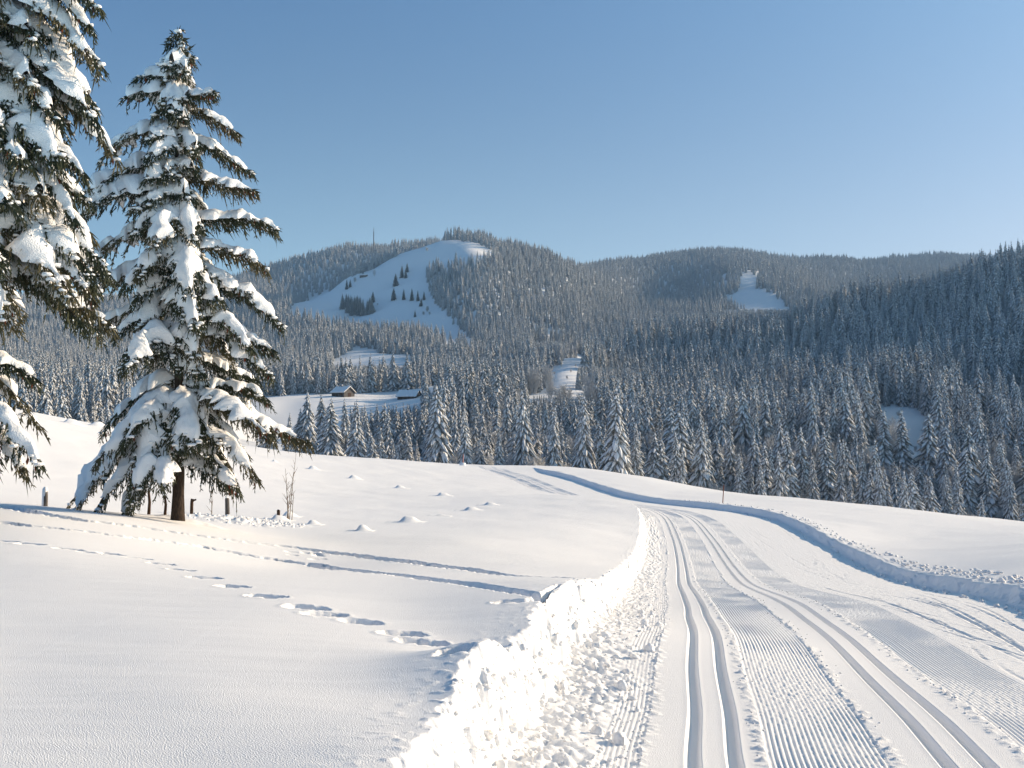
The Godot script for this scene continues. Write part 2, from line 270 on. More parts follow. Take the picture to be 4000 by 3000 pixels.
var CLEAR_FAR_SLOPE := [
	[277.86, -1304.5], [288.18, -1339.94], [308.26, -1356.78], [332.31, -1436.04], [346.16, -1457.67], [346.82, -1424.5], [330.06, -1339.92], [339.03, -1297.3], [347.1, -1256.15], [328.19, -1210.11],
	[293.35, -1227.13],
]
var CLEAR_DIP := [
	[130.32, -362.15], [143.66, -375.11], [149.73, -362.64], [129.85, -309.63], [105.64, -254.76], [102.58, -261.78], [112.89, -307.24],
]
var CLEAR_SHELF := [
	[-125, -435.39], [-108.35, -429.78], [-91.44, -431.1], [-74.06, -443.16], [-53.83, -459.75], [-39.36, -451.96], [-38.16, -529.55], [-28.56, -407.82], [-27.48, -371.48], [-39.22, -366.83],
	[-41.12, -351.94], [-60.56, -352.68], [-59.84, -282.77], [-67.45, -262.92], [-95.55, -333.36],
]
var CLEAR_SADDLE := [
	[113.14, -1583.59], [145.79, -1684.61], [131.1, -1589.04],
]
var MEADOW_TREES := [
	[-203.16, -1222.22, 11.67, 1], [-199.54, -1226.4, 9.3, 1], [-133.97, -1211.08, 14.63, 1], [-129.03, -1204.87, 10.83, 1], [-129.49, -1227.53, 11.03, 1], [-137.93, -1177.94, 13.89, 1],
	[-133.81, -1125.23, 12.96, 1], [-121.04, -1111.77, 11.24, 1], [-110.91, -1101.08, 12.68, 1], [-103.61, -1093.39, 11.05, 1], [-96.57, -1090.91, 9.19, 1], [-97.74, -1071.64, 7.83, 1],
	[-159.9, -1143.77, 11.56, 1], [-159.39, -1129.38, 10.78, 1], [-191.19, -1274.29, 5.01, 1], [-196.33, -1241.59, 6.97, 2], [-172.1, -1246.51, 9.1, 2], [-109.88, -1281.83, 5.4, 2],
	[-89.21, -1043.56, 6.45, 2], [-91.96, -1036.4, 4.08, 2], [-85.06, -1027.77, 3.18, 2], [-152.69, -1129.57, 2.54, 2], [-101.06, -1037.59, 6.99, 1], [-183.11, -1130.47, 17.46, 1],
	[-179.42, -1132.25, 15.9, 1], [-176.29, -1133.77, 15.92, 1], [-171.48, -1126.48, 15.82, 1], [-191.56, -1149.67, 14.21, 1], [-195.01, -1144.35, 16.07, 1], [-185.36, -1127.4, 19, 1],
	[-179.4, -1117.03, 18.82, 1], [-175.39, -1118.5, 18.85, 1], [-170.96, -1113.35, 18.76, 1], [-165.78, -1107.05, 17.1, 1], [-159.27, -1111.73, 15.61, 1], [-155.96, -1101.23, 17.01, 1],
	[-160.21, -1101.79, 15.47, 1],
]
var FRONT_TREES := [
	[-43.96, -215, 14.44], [-62.04, -330, 18.6], [-37.28, -205, 12.98], [-35.55, -215, 13.34], [-31.05, -200, 13.04], [-45.79, -205, 9.52], [-45.79, -215, 10.53], [-57.79, -235, 8.66],
	[-46.75, -195, 7.25], [-26.59, -190, 6.82], [-26.16, -200, 8.23], [-27.38, -220, 11.01], [-25.01, -210, 5.81], [-21.98, -195, 7.26], [-20.02, -195, 8.19], [-19.44, -205, 6.13],
	[-17.97, -215, 6.45], [-15.15, -200, 5.39], [-11.81, -205, 11.37], [-9.59, -215, 10.54], [-4.93, -200, 8.86], [-6, -190, 7.27], [-2.56, -220, 7.83], [-0.62, -210, 5.62],
	[5, -225, 12.23], [7.57, -210, 9.45], [10.95, -205, 9.54], [13.53, -215, 8.21], [14.33, -200, 12.59], [16.58, -190, 13.06], [19.84, -205, 12.17], [47.91, -200, 14.89],
	[52.62, -210, 13.54], [50.11, -195, 13.39], [53.58, -195, 16.9], [58.99, -205, 17.37], [58.2, -195, 12.06], [64.48, -205, 16.71], [63.74, -195, 10.04], [70.28, -210, 14.22],
	[64.19, -190, 9.11], [71.43, -205, 13.65], [73.74, -205, 15.97], [64.49, -180, 11.65], [70.7, -190, 11.33], [88.66, -240, 18.88], [93.56, -240, 19.34], [71.96, -180, 11.74],
	[99.54, -240, 18.69], [76.68, -185, 11.05], [99.38, -230, 17.11], [84.25, -195, 10.91], [92.84, -205, 15.03], [97.52, -205, 13.03], [102.7, -210, 16.03], [112.96, -225, 15.04],
	[84.16, -180, 8.4], [79.67, -180, 7.56], [32.87, -195, 16.72], [34.18, -215, 17.67], [38.32, -200, 15.6], [44.96, -205, 15.84], [26.72, -190, 11.94], [26.15, -210, 15.05],
	[19.17, -190, 12.06], [48.18, -190, 13.69], [34.68, -195, 13.84], [44.24, -215, 13.78], [42.09, -185, 10.86], [28.08, -190, 10.78], [23.13, -205, 10.91], [113.79, -220, 15.26],
	[111.7, -210, 13.98],
]

const EYE := Vector3(0, 2, 0)
var rng := RandomNumberGenerator.new()
var M := {}
var used := {}
var lump := FastNoiseLite.new()
var crumb := FastNoiseLite.new()
var roll := FastNoiseLite.new()
var pebble := FastNoiseLite.new()

# ---------------------------------------------------------------- helpers
func numbered(called: String) -> String:
	var k: int = used.get(called, 0)
	used[called] = k + 1
	return called if k == 0 else "%s_%03d" % [called, k]


func tag(o: Node3D, label := "", category := "", group := "", kind := "") -> Node3D:
	if label:
		o.set_meta("label", label)
	if category:
		o.set_meta("category", category)
	if group:
		o.set_meta("group", group)
	if kind:
		o.set_meta("kind", kind)
	return o


func thing(called: String, label: String, category: String, at := Vector3.ZERO, group := "") -> Node3D:
	var o := Node3D.new()
	o.name = numbered(called)
	add_child(o, true)
	o.position = at
	return tag(o, label, category, group)


func obj(called: String, mesh: Mesh, mat: Material, parent: Node = null) -> MeshInstance3D:
	var o := MeshInstance3D.new()
	o.name = called if parent else numbered(called)
	o.mesh = mesh
	if mat:
		o.material_override = mat
	(parent if parent else self).add_child(o, true)
	return o


func mesh_of(v: PackedVector3Array, idx: PackedInt32Array, n := PackedVector3Array(), flat := false) -> ArrayMesh:
	var m := ArrayMesh.new()
	add_surface(m, v, idx, n, flat)
	return m


func add_surface(m: ArrayMesh, v: PackedVector3Array, idx: PackedInt32Array, n := PackedVector3Array(), flat := false, col := PackedColorArray()) -> void:
	if n.is_empty():
		n.resize(v.size())
		if not flat:
			for k in range(0, idx.size(), 3):
				var c := (v[idx[k + 2]] - v[idx[k]]).cross(v[idx[k + 1]] - v[idx[k]])
				n[idx[k]] += c
				n[idx[k + 1]] += c
				n[idx[k + 2]] += c
			for k in n.size():
				n[k] = n[k].normalized()
		else:
			var v2 := PackedVector3Array()
			var c2 := PackedColorArray()
			v2.resize(idx.size())
			n.resize(idx.size())
			var i2 := PackedInt32Array(range(idx.size()))
			for k in range(0, idx.size(), 3):
				var c := (v[idx[k + 2]] - v[idx[k]]).cross(v[idx[k + 1]] - v[idx[k]]).normalized()
				for q in 3:
					v2[k + q] = v[idx[k + q]]
					n[k + q] = c
					if col.size():
						c2.append(col[idx[k + q]])
			v = v2
			idx = i2
			col = c2
	var a := []
	a.resize(Mesh.ARRAY_MAX)
	a[Mesh.ARRAY_VERTEX] = v
	a[Mesh.ARRAY_NORMAL] = n
	a[Mesh.ARRAY_INDEX] = idx
	if col.size():
		a[Mesh.ARRAY_COLOR] = col
	m.add_surface_from_arrays(Mesh.PRIMITIVE_TRIANGLES, a)


class Soup:
	var v := PackedVector3Array()
	var i := PackedInt32Array()

	func tri(a: Vector3, b: Vector3, c: Vector3) -> void:
		var k := v.size()
		v.append(a)
		v.append(b)
		v.append(c)
		i.append(k)
		i.append(k + 1)
		i.append(k + 2)

	# a tube through points, radii per point, closed by a tip at the far end
	func tube(p: PackedVector3Array, r: PackedFloat32Array, sides := 5, cap := true) -> void:
		var first := v.size()
		for k in p.size():
			var along := (p[mini(k + 1, p.size() - 1)] - p[maxi(k - 1, 0)]).normalized()
			var a := along.cross(Vector3(0.31, 0.2, 0.93)).normalized()
			var b := a.cross(along)
			for s in sides:
				var t := TAU * s / sides
				v.append(p[k] + (a * cos(t) + b * sin(t)) * r[k])
		for k in p.size() - 1:
			for s in sides:
				var a0 := first + k * sides + s
				var a1 := first + k * sides + (s + 1) % sides
				i.append_array([a0, a1, a0 + sides, a1, a1 + sides, a0 + sides])
		if cap:
			var last := first + (p.size() - 1) * sides
			v.append(p[p.size() - 1])
			for s in sides:
				i.append_array([last + s, last + (s + 1) % sides, v.size() - 1])
			v.append(p[0])
			for s in sides:
				i.append_array([first + (s + 1) % sides, first + s, v.size() - 1])

	# a slim needle cluster: three-sided spindle from a to b
	func spindle(a: Vector3, b: Vector3, r: float, turn := 0.0, belly := 0.4) -> void:
		var along := (b - a).normalized()
		var x := along.cross(Vector3(0.3, 0.13, 0.94)).normalized()
		var y := x.cross(along)
		var m := a.lerp(b, belly)
		var k := v.size()
		v.append(a)
		v.append(b)
		for s in 3:
			var t := turn + TAU * s / 3
			v.append(m + (x * cos(t) + y * sin(t)) * r)
		for s in 3:
			var c := k + 2 + s
			var d := k + 2 + (s + 1) % 3
			i.append_array([k, d, c, k + 1, c, d])

	# a lumpy ball
	func ball(c: Vector3, r: Vector3, g: RandomNumberGenerator, rough := 0.2) -> void:
		var k := v.size()
		const RINGS := 3
		const SIDES := 6
		v.append(c + Vector3(0, r.y, 0))
		for q in RINGS:
			var la := PI * (q + 1) / (RINGS + 1)
			for s in SIDES:
				var t := TAU * (s + 0.5 * q) / SIDES
				var f := 1.0 + g.randf_range(-rough, rough)
				v.append(c + Vector3(sin(la) * cos(t) * r.x, cos(la) * r.y, sin(la) * sin(t) * r.z) * f)
		v.append(c - Vector3(0, r.y, 0))
		for s in SIDES:
			i.append_array([k, k + 1 + s, k + 1 + (s + 1) % SIDES])
			var l := k + 1 + (RINGS - 1) * SIDES
			i.append_array([k + 1 + RINGS * SIDES, l + (s + 1) % SIDES, l + s])
			for q in RINGS - 1:
				var a := k + 1 + q * SIDES + s
				var b := k + 1 + q * SIDES + (s + 1) % SIDES
				i.append_array([a, a + SIDES, b, b, a + SIDES, b + SIDES])

	func mesh(host, flat := false) -> ArrayMesh:
		return host.mesh_of(v, i, PackedVector3Array(), flat)


# A thin-plate sheet through surveyed points of the ground; bearings and log distances are its axes.
class Sheet:
	var px := PackedFloat64Array()
	var py := PackedFloat64Array()
	var w := PackedFloat64Array()
	var sx := 1.0
	var slope := false

	func _init(points: Array[Vector3], across: float, soft: float, by_slope: bool) -> void:
		sx = across
		slope = by_slope
		var n := points.size()
		var val := PackedFloat64Array()
		for p in points:
			var d := -p.z
			px.append(p.x / d * sx)
			py.append(log(d))
			val.append((p.y - 2.0) / (d if slope else 1.0))
		var rows := []
		for r in n + 3:
			var row := PackedFloat64Array()
			row.resize(n + 4)
			if r < n:
				for c in n:
					var q: float = (px[r] - px[c]) ** 2 + (py[r] - py[c]) ** 2
					row[c] = q * log(q) if q > 0.0 else soft
				row[n] = 1.0
				row[n + 1] = px[r]
				row[n + 2] = py[r]
				row[n + 3] = val[r]
			else:
				for c in n:
					row[c] = 1.0 if r == n else px[c] if r == n + 1 else py[c]
			rows.append(row)
		var size := n + 3
		for c in size:
			var best := c
			for r in range(c + 1, size):
				if absf(rows[r][c]) > absf(rows[best][c]):
					best = r
			var keep = rows[c]
			rows[c] = rows[best]
			rows[best] = keep
			var top: PackedFloat64Array = rows[c]
			for r in range(c + 1, size):
				var row: PackedFloat64Array = rows[r]
				var f := row[c] / top[c]
				if f != 0.0:
					for k in range(c, size + 1):
						row[k] -= f * top[k]
					rows[r] = row
		w.resize(size)
		for c in range(size - 1, -1, -1):
			var s: float = rows[c][size]
			for k in range(c + 1, size):
				s -= rows[c][k] * w[k]
			w[c] = s / rows[c][c]

	func at(x: float, d: float) -> float:
		var qx := x / d * sx
		var qy := log(d)
		var n := px.size()
		var s := w[n] + w[n + 1] * qx + w[n + 2] * qy
		for k in n:
			var ex := px[k] - qx
			var ey := py[k] - qy
			var q := ex * ex + ey * ey + 1e-12
			s += w[k] * q * log(q)
		return (s * d if slope else s) + 2.0


# ---------------------------------------------------------------- the trail's line
func trail(d: float) -> Vector4:  # x of the middle, height, cross fall between the tracks, cross fall outside
	var n := TRAIL.size()
	var t := (log(d) - log(TRAIL[0][0])) / (log(TRAIL[n - 1][0]) - log(TRAIL[0][0])) * (n - 1)
	var k := clampi(int(floor(t)), 0, n - 2)
	var f := t - k
	var a: Array = TRAIL[maxi(k - 1, 0)]
	var b: Array = TRAIL[k]
	var c: Array = TRAIL[k + 1]
	var e: Array = TRAIL[mini(k + 2, n - 1)]
	if f > 1.0 or f < 0.0:
		return Vector4(b[1] + (c[1] - b[1]) * f, b[2] + (c[2] - b[2]) * f, b[3], b[4])
	return Vector4(cubic_interpolate(b[1], c[1], a[1], e[1], f), cubic_interpolate(b[2], c[2], a[2], e[2], f), cubic_interpolate(b[3], c[3], a[3], e[3], f), cubic_interpolate(b[4], c[4], a[4], e[4], f))


func trail_stretch(d: float) -> float:
	var e := d * 0.02
	return sqrt(1.0 + ((trail(d + e).x - trail(d - e).x) / (2.0 * e)) ** 2)


const FOOT_D: Array[float] = [4.0, 10.0, 15.0, 24.0, 33.0, 50.0, 70.0, 130.0]
const FOOT_T: Array[float] = [3.3, 3.6, 4.0, 4.9, 5.2, 5.5, 5.8, 5.6]


func right_foot(d: float) -> float:
	if d <= FOOT_D[0]:
		return FOOT_T[0]
	for k in FOOT_D.size() - 1:
		if d <= FOOT_D[k + 1]:
			return lerpf(FOOT_T[k], FOOT_T[k + 1], (d - FOOT_D[k]) / (FOOT_D[k + 1] - FOOT_D[k]))
	return FOOT_T[-1]


# ---------------------------------------------------------------- the near snow: field, banks and trail in one grid
var row_d := PackedFloat32Array()
var cols := 0
var grid := PackedVector3Array()
var gnorm := PackedVector3Array()
const LEFT := 400
const DIG := 434  # columns that footprints may reach, up to the crest of the left bank
const RIGHT_LANE := 120
const RIGHT := 64
var lattice := PackedFloat32Array()
var field: Sheet
var land: Sheet


func build_near() -> void:
	field = Sheet.new(FIELD_POINTS, 1.6, 1e-4, false)
	var marks := {}
	for s in [[-2.9, -2.36, 24], [-2.36, -1.96, 40], [-1.96, -1.5, 22], [-1.5, -1.2, 30], [-1.2, -0.96, 8], [-0.96, -0.82, 14], [-0.82, -0.71, 4], [-0.71, -0.57, 14], [-0.57, -0.45, 5], [-0.45, 0.32, 78],
			[0.32, 0.57, 8], [0.57, 0.71, 14], [0.71, 0.82, 4], [0.82, 0.96, 14], [0.96, 1.2, 8], [1.2, 2.05, 86]]:
		for k in s[2]:
			lattice.append(lerpf(s[0], s[1], float(k) / s[2]))
	var mid := lattice.size()
	cols = LEFT + mid + RIGHT_LANE + RIGHT
	var d := 3.2
	while d < 175.0:
		row_d.append(d)
		d += minf((0.0005 if d < 12.0 else 0.0003) * d * d, 0.012 * d)
	var rows := row_d.size()
	grid.resize(rows * cols)
	gnorm.resize(rows * cols)
	# ski scratches in the skating lane
	var scratches := []
	rng.seed = 77
	for k in 46:
		var d0 := exp(rng.randf_range(log(6.5), log(48.0)))
		var along := rng.randf_range(1.2, 4.5) * (0.6 + d0 / 25.0)
		var t0 := rng.randf_range(2.2, right_foot(d0) - 0.5)
		var t1 := clampf(t0 + rng.randf_range(-0.9, 0.9), 2.1, right_foot(d0 + along) - 0.3)
		scratches.append([d0, d0 + along, t0, t1, rng.randf_range(-0.25, 0.25), rng.randf_range(0.01, 0.022), rng.randf_range(0.01, 0.02)])
	for k in 7:
		var d0 := exp(rng.randf_range(log(5.0), log(14.0)))
		var t0 := rng.randf_range(2.3, 3.2)
		scratches.append([d0, d0 * rng.randf_range(1.5, 2.6), t0, t0 + rng.randf_range(-0.2, 0.8), rng.randf_range(-0.2, 0.2), 0.03, 0.018])
	for r in rows:
		d = row_d[r]
		var tr := trail(d)
		var st := trail_stretch(d)
		var foot := right_foot(d)
		var x0 := -0.62 * d - 7.0
		var xa := tr.x + lattice[0] * st
		var xb := tr.x + (foot + 0.95) * st
		var x1 := maxf(0.66 * d + 7.0, xb + 4.0)
		# the undisturbed surface across this row
		var fine := 72
		var base := PackedFloat32Array()
		base.resize(fine + 1)
		for k in fine + 1:
			base[k] = field.at(lerpf(x0, x1, float(k) / fine), d)
		var cuts := []
		for s in scratches:
			if d > s[0] and d < s[1]:
				var f: float = (d - s[0]) / (s[1] - s[0])
				cuts.append([lerpf(s[2], s[3], f) + s[4] * 4.0 * f * (1.0 - f), s[5], s[6] * sqrt(4.0 * f * (1.0 - f))])
		var gone := smoothstep(118.0, 128.0, d)
		for c in cols:
			var x: float
			var t: float
			if c < LEFT:
				x = lerpf(x0, xa, float(c) / LEFT)
				t = (x - tr.x) / st
			elif c < LEFT + mid:
				t = lattice[c - LEFT]
				x = tr.x + t * st
			elif c < LEFT + mid + RIGHT_LANE:
				t = lerpf(2.05, foot + 0.95, float(c - LEFT - mid) / RIGHT_LANE)
				x = tr.x + t * st
			else:
				var f := float(c - LEFT - mid - RIGHT_LANE) / (RIGHT - 1)
				x = lerpf(xb, x1, f * f * 0.7 + f * 0.3)
				t = (x - tr.x) / st
			var g := (x - x0) / (x1 - x0) * fine
			var k := clampi(int(g), 0, fine - 1)
			var f1 := g - k
			var y := cubic_interpolate(base[k], base[k + 1], base[maxi(k - 1, 0)], base[mini(k + 2, fine)], f1)
			if d < 26.0:
				y += lump.get_noise_2d(x * 0.5, d * 1.5) * 0.007 * smoothstep(26.0, 12.0, d)
			y += roll.get_noise_2d(x, d) * minf(0.012 + 0.0009 * d, 0.06)
			if c >= LEFT and c < LEFT + mid + RIGHT_LANE and gone < 1.0:
				var inner := clampf(t, -1.2, 1.2)
				var floor_y := tr.y + tr.z * inner + tr.w * (t - inner)
				# left bank
				var edge := t + lump.get_noise_2d(x * 1.3, d * 1.3) * 0.09 + crumb.get_noise_2d(x * 0.5, d * 0.5) * 0.045 + crumb.get_noise_2d(x * 1.6, d * 1.6) * 0.015
				var bl := smoothstep(-1.97, -2.25, edge)
				var rough := bl * (1.0 - bl) * 4.0
				# right bank
				var edge_r := t + lump.get_noise_2d(x + 40.0, d) * 0.13 + crumb.get_noise_2d(x, d) * 0.03
				var br := smoothstep(foot + 0.1, foot + 0.4, edge_r)
				var rough_r := br * (1.0 - br) * 4.0
				var h := 0.0
				if t < 2.1:
					# grooves of the two classic tracks
					for m in [-0.89, -0.64, 0.64, 0.89]:
						var q := absf(t - m)
						if q < 0.07:
							h -= 0.058 * (1.0 - smoothstep(0.026, 0.052, q))
							h += 0.006 * (1.0 - smoothstep(0.05, 0.07, q)) * smoothstep(0.045, 0.055, q)
					# combed strips
					var comb := smoothstep(-0.45, -0.41, t) * smoothstep(0.32, 0.28, t) + smoothstep(1.2, 1.24, t) * smoothstep(2.05, 1.98, t) + 0.8 * smoothstep(-1.5, -1.45, t) * smoothstep(-1.2, -1.23, t)
					if comb > 0.0:
						var worn := clampf(0.8 + 0.9 * lump.get_noise_2d(x * 0.6 + 9.0, d * 0.3), 0.45, 1.0)
						h -= comb * worn * (0.0115 if t < 1.0 else 0.0095) * (0.5 + 0.5 * cos(TAU * t / 0.035 + lump.get_noise_2d(x, d * 0.5) * 0.5))
						h += comb * (1.0 - worn) * crumb.get_noise_2d(x * 1.4, d * 1.4) * 0.012
					# broken snow along the foot of the bank
					var rub := smoothstep(-1.28, -1.7, t + lump.get_noise_2d(x, d * 0.7) * 0.25) * (1.0 - bl)
					if rub > 0.0:
						h += rub * (maxf(0.0, -pebble.get_noise_2d(x, d) - 0.3) * 0.06 + crumb.get_noise_2d(x * 0.9, d * 0.9) * 0.014)
					# crumbs thrown beside the tracks
					var side := smoothstep(0.06, 0.0, absf(t + 0.47)) + smoothstep(0.07, 0.0, absf(t - 0.33)) + smoothstep(0.09, 0.0, absf(t - 1.17)) + smoothstep(0.08, 0.0, absf(t + 1.2))
					if side > 0.0:
						h += side * maxf(0.0, crumb.get_noise_2d(x * 1.2 + 5.0, d * 1.2) - 0.12) * 0.05
				else:
					for s in cuts:
						var q: float = absf(t - s[0]) / s[1]
						if q < 2.0:
							h += s[2] * (-smoothstep(1.0, 0.3, q) + 0.35 * smoothstep(1.0, 1.3, q) * smoothstep(2.0, 1.4, q))
					h += maxf(0.0, crumb.get_noise_2d(x, d) - 0.3) * 0.02
				var blend := maxf(bl, br)
				var carved := lerpf(floor_y + h, y, blend)
				carved += rough * (0.05 * lump.get_noise_3d(x * 2.5, d * 2.5, blend * 2.0) + 0.05 * crumb.get_noise_2d(x * 0.8, d * 0.8))
				carved += rough_r * (0.03 * lump.get_noise_3d(x * 2.5, d * 2.5, blend * 2.0) + 0.02 * crumb.get_noise_2d(x, d))
				# crumbs on both crests
				carved += smoothstep(0.5, 0.9, blend) * maxf(0.0, crumb.get_noise_2d(x * 0.8 + 3.0, d * 0.8) - 0.18) * (0.014 if t < 0.0 else 0.06) * (smoothstep(-2.75, -2.35, t) if t < 0.0 else smoothstep(foot + 0.93, foot + 0.7, t))
				y = lerpf(carved, y, gone)
			grid[r * cols + c] = Vector3(x, y, -d)
	stamp_field()
	for r in rows:
		var r0 := maxi(r - 1, 0) * cols
		var r1 := mini(r + 1, rows - 1) * cols
		for c in cols:
			gnorm[r * cols + c] = (grid[r * cols + mini(c + 1, cols - 1)] - grid[r * cols + maxi(c - 1, 0)]).cross(grid[r1 + c] - grid[r0 + c]).normalized()
	tag(patch("snow_field", 0, LEFT), "smooth white snowfield left of the groomed trail with footprints across it", "", "", "structure")
	tag(patch("snow_bank", LEFT, LEFT + 62), "bright crumbling snow bank along the left edge of the trail", "", "", "structure")
	var way := Node3D.new()
	way.name = numbered("ski_trail")
	add_child(way, true)
	tag(way, "groomed cross-country trail with two classic tracks", "", "", "structure")
	var at := LEFT + 62
	for part in [["broken_snow_strip", 24], ["corduroy_strip", 30], ["ski_track", 45], ["corduroy_strip", 78], ["ski_track", 48], ["corduroy_strip", 86], ["skating_lane", 66]]:
		patch(part[0], at, at + part[1], way)
		at += part[1]
	tag(patch("snow_bank", at, LEFT + mid + RIGHT_LANE), "shaded lumpy snow bank curving along the right edge of the trail", "", "", "structure")
	tag(patch("snow_field", LEFT + mid + RIGHT_LANE, cols - 1), "untouched white snowfield right of the trail bank", "", "", "structure")
	# the same snow goes on under and behind the camera
	var av := PackedVector3Array()
	var an := PackedVector3Array()
	var ai := PackedInt32Array()
	for c in range(0, cols, 3):
		for z in [0.0, 8.0, 30.0]:
			var p := grid[c]
			av.append(Vector3(p.x, p.y + 0.01 * z, p.z + z))
			an.append(Vector3.UP)
	for c in range(0, av.size() / 3 - 1):
		for z in 2:
			var a: int = c * 3 + z
			ai.append_array([a + 1, a, a + 4, a, a + 3, a + 4])
	tag(obj("snow_ground", mesh_of(av, ai, an), M.snow), "snow under the viewpoint", "", "", "structure")


func patch(called: String, c0: int, c1: int, parent: Node = null) -> MeshInstance3D:
	var rows := row_d.size()
	var n := c1 - c0 + 1
	var v := PackedVector3Array()
	var nn := PackedVector3Array()
	var idx := PackedInt32Array()
	for r in rows:
		v.append_array(grid.slice(r * cols + c0, r * cols + c1 + 1))
		nn.append_array(gnorm.slice(r * cols + c0, r * cols + c1 + 1))
	idx.resize((rows - 1) * (n - 1) * 6)
	var k := 0
	for r in rows - 1:
		for c in n - 1:
			var a := r * n + c
			idx[k] = a
			idx[k + 1] = a + n
			idx[k + 2] = a + 1
			idx[k + 3] = a + n
			idx[k + 4] = a + n + 1
			idx[k + 5] = a + 1
			k += 6
	return obj(called, mesh_of(v, idx, nn), M.snow, parent)


# presses a slot from a to b (x, z), half width w, into the left field
func press(a: Vector2, b: Vector2, w: float, depth: float, wander := 0.0) -> void:
	var near := minf(-a.y, -b.y) - w * 1.6
	var far := maxf(-a.y, -b.y) + w * 1.6
	var ab := b - a
	var l2 := maxf(ab.length_squared(), 1e-6)
	for r in row_d.size():
		var d := row_d[r]
		if d < near:
			continue
		if d > far:
			break
		var x0: float = grid[r * cols].x
		var x1: float = grid[r * cols + LEFT].x
		var c0 := clampi(int((minf(a.x, b.x) - w * 1.6 - x0) / (x1 - x0) * LEFT), 0, LEFT)
		var c1 := clampi(int((maxf(a.x, b.x) + w * 1.6 - x0) / (x1 - x0) * LEFT) + 1, 0, LEFT)
		if c1 == LEFT:
			c1 = DIG
		for c in range(c0, c1 + 1):
			var p := grid[r * cols + c]
			var q := Vector2(p.x, p.z) - a
			var t := clampf(q.dot(ab) / l2, 0.0, 1.0)
			var off := (q - ab * t).length() / w
			if wander > 0.0:
				off += wander * crumb.get_noise_2d(p.x * 0.9, p.z * 0.9) + 0.5 * wander * lump.get_noise_2d(p.x * 3.0, p.z * 3.0)
			if off < 1.0:
				var cut := depth * (1.0 - smoothstep(0.45, 1.0, off))
				if wander > 0.0:
					cut *= clampf(0.85 + 0.8 * lump.get_noise_2d(p.x * 1.1, p.z * 0.4), 0.3, 1.1)
				dug[r * (DIG + 1) + c] = maxf(dug[r * (DIG + 1) + c], cut)
			elif off < 1.6 and dug[r * (DIG + 1) + c] <= 0.0:
				var heap := 0.06 * depth * smoothstep(1.6, 1.1, off) * maxf(0.0, 0.5 + 1.2 * crumb.get_noise_2d(p.x, p.z))
				dug[r * (DIG + 1) + c] = minf(dug[r * (DIG + 1) + c], -heap)


var dug := PackedFloat32Array()


func stamp_field() -> void:
	dug.resize(row_d.size() * (DIG + 1))
	rng.seed = 31
	for path in [TRACK_UPPER, TRACK_LOWER]:
		for k in path.size() - 1:
			press(Vector2(path[k][0], path[k][1]), Vector2(path[k + 1][0], path[k + 1][1]), maxf(0.085, -0.0105 * path[k][1]), 0.1 + 0.013 * maxf(-path[k][1] - 12.0, 0.0), 0.3)
	for k in FOOTPRINTS.size():
		var p := Vector2(FOOTPRINTS[k][0], FOOTPRINTS[k][1])
		var l := rng.randf_range(0.05, 0.09)
		if k == 18:
			l = 0.15
		press(p - Vector2(l, rng.randf_range(-0.03, 0.03)), p + Vector2(l, rng.randf_range(-0.03, 0.03)), 0.125, rng.randf_range(0.15, 0.2), 0.2)
	# a trampled spot between the two lines
	var mid := (Vector2(TRACK_UPPER[7][0], TRACK_UPPER[7][1]) + Vector2(TRACK_LOWER[8][0], TRACK_LOWER[8][1])) * 0.5
	for k in 9:
		var p := mid + Vector2(rng.randf_range(-0.5, 0.5), rng.randf_range(-0.9, 0.9))
		press(p, p + Vector2(rng.randf_range(-0.2, 0.2), rng.randf_range(-0.2, 0.2)), 0.11, 0.1, 0.3)
	for r in row_d.size():
		for c in DIG + 1:
			var y := dug[r * (DIG + 1) + c]
			var p := grid[r * cols + c]
			# churned snow round the posts beside the big tree
			var e := Vector2((p.x + 9.3) / 2.6, (p.z + 34.0) / 1.7).length()
			if e < 1.0:
				y -= (1.0 - e) * (0.06 + 0.34 * absf(lump.get_noise_2d(p.x * 2.2, p.z * 2.2)))
			# the hollow and low drift under the skirts of the big tree
			var w := Vector2((p.x + 9.6) / 2.2, (p.z + 28.4) / 1.6).length()
			if w < 1.0:
				y -= 0.12 * (1.0 - w) * (0.5 + 1.6 * lump.get_noise_2d(p.x * 0.8, p.z * 0.8))
			if y != 0.0:
				grid[r * cols + c].y -= y


func near_y(x: float, z: float) -> float:
	var d := -z
	var lo := 0
	var hi := row_d.size() - 1
	while hi - lo > 1:
		var m := (lo + hi) / 2
		if row_d[m] <= d:
			lo = m
		else:
			hi = m
	var c0 := lo * cols
	var a := 0
	var b := cols - 1
	while b - a > 1:
		var m := (a + b) / 2
		if grid[c0 + m].x <= x:
			a = m
		else:
			b = m
	var p := grid[c0 + a]
	var q := grid[c0 + b]
	return lerpf(p.y, q.y, clampf((x - p.x) / maxf(q.x - p.x, 1e-5), 0.0, 1.0))

# ---------------------------------------------------------------- the far land
const LAND_A := 250
const LAND_D := 250
const D_NEAR := 125.0
const D_FAR := 3700.0
const A_MIN := -0.74
const A_MAX := 0.78
var land_y := PackedFloat32Array()


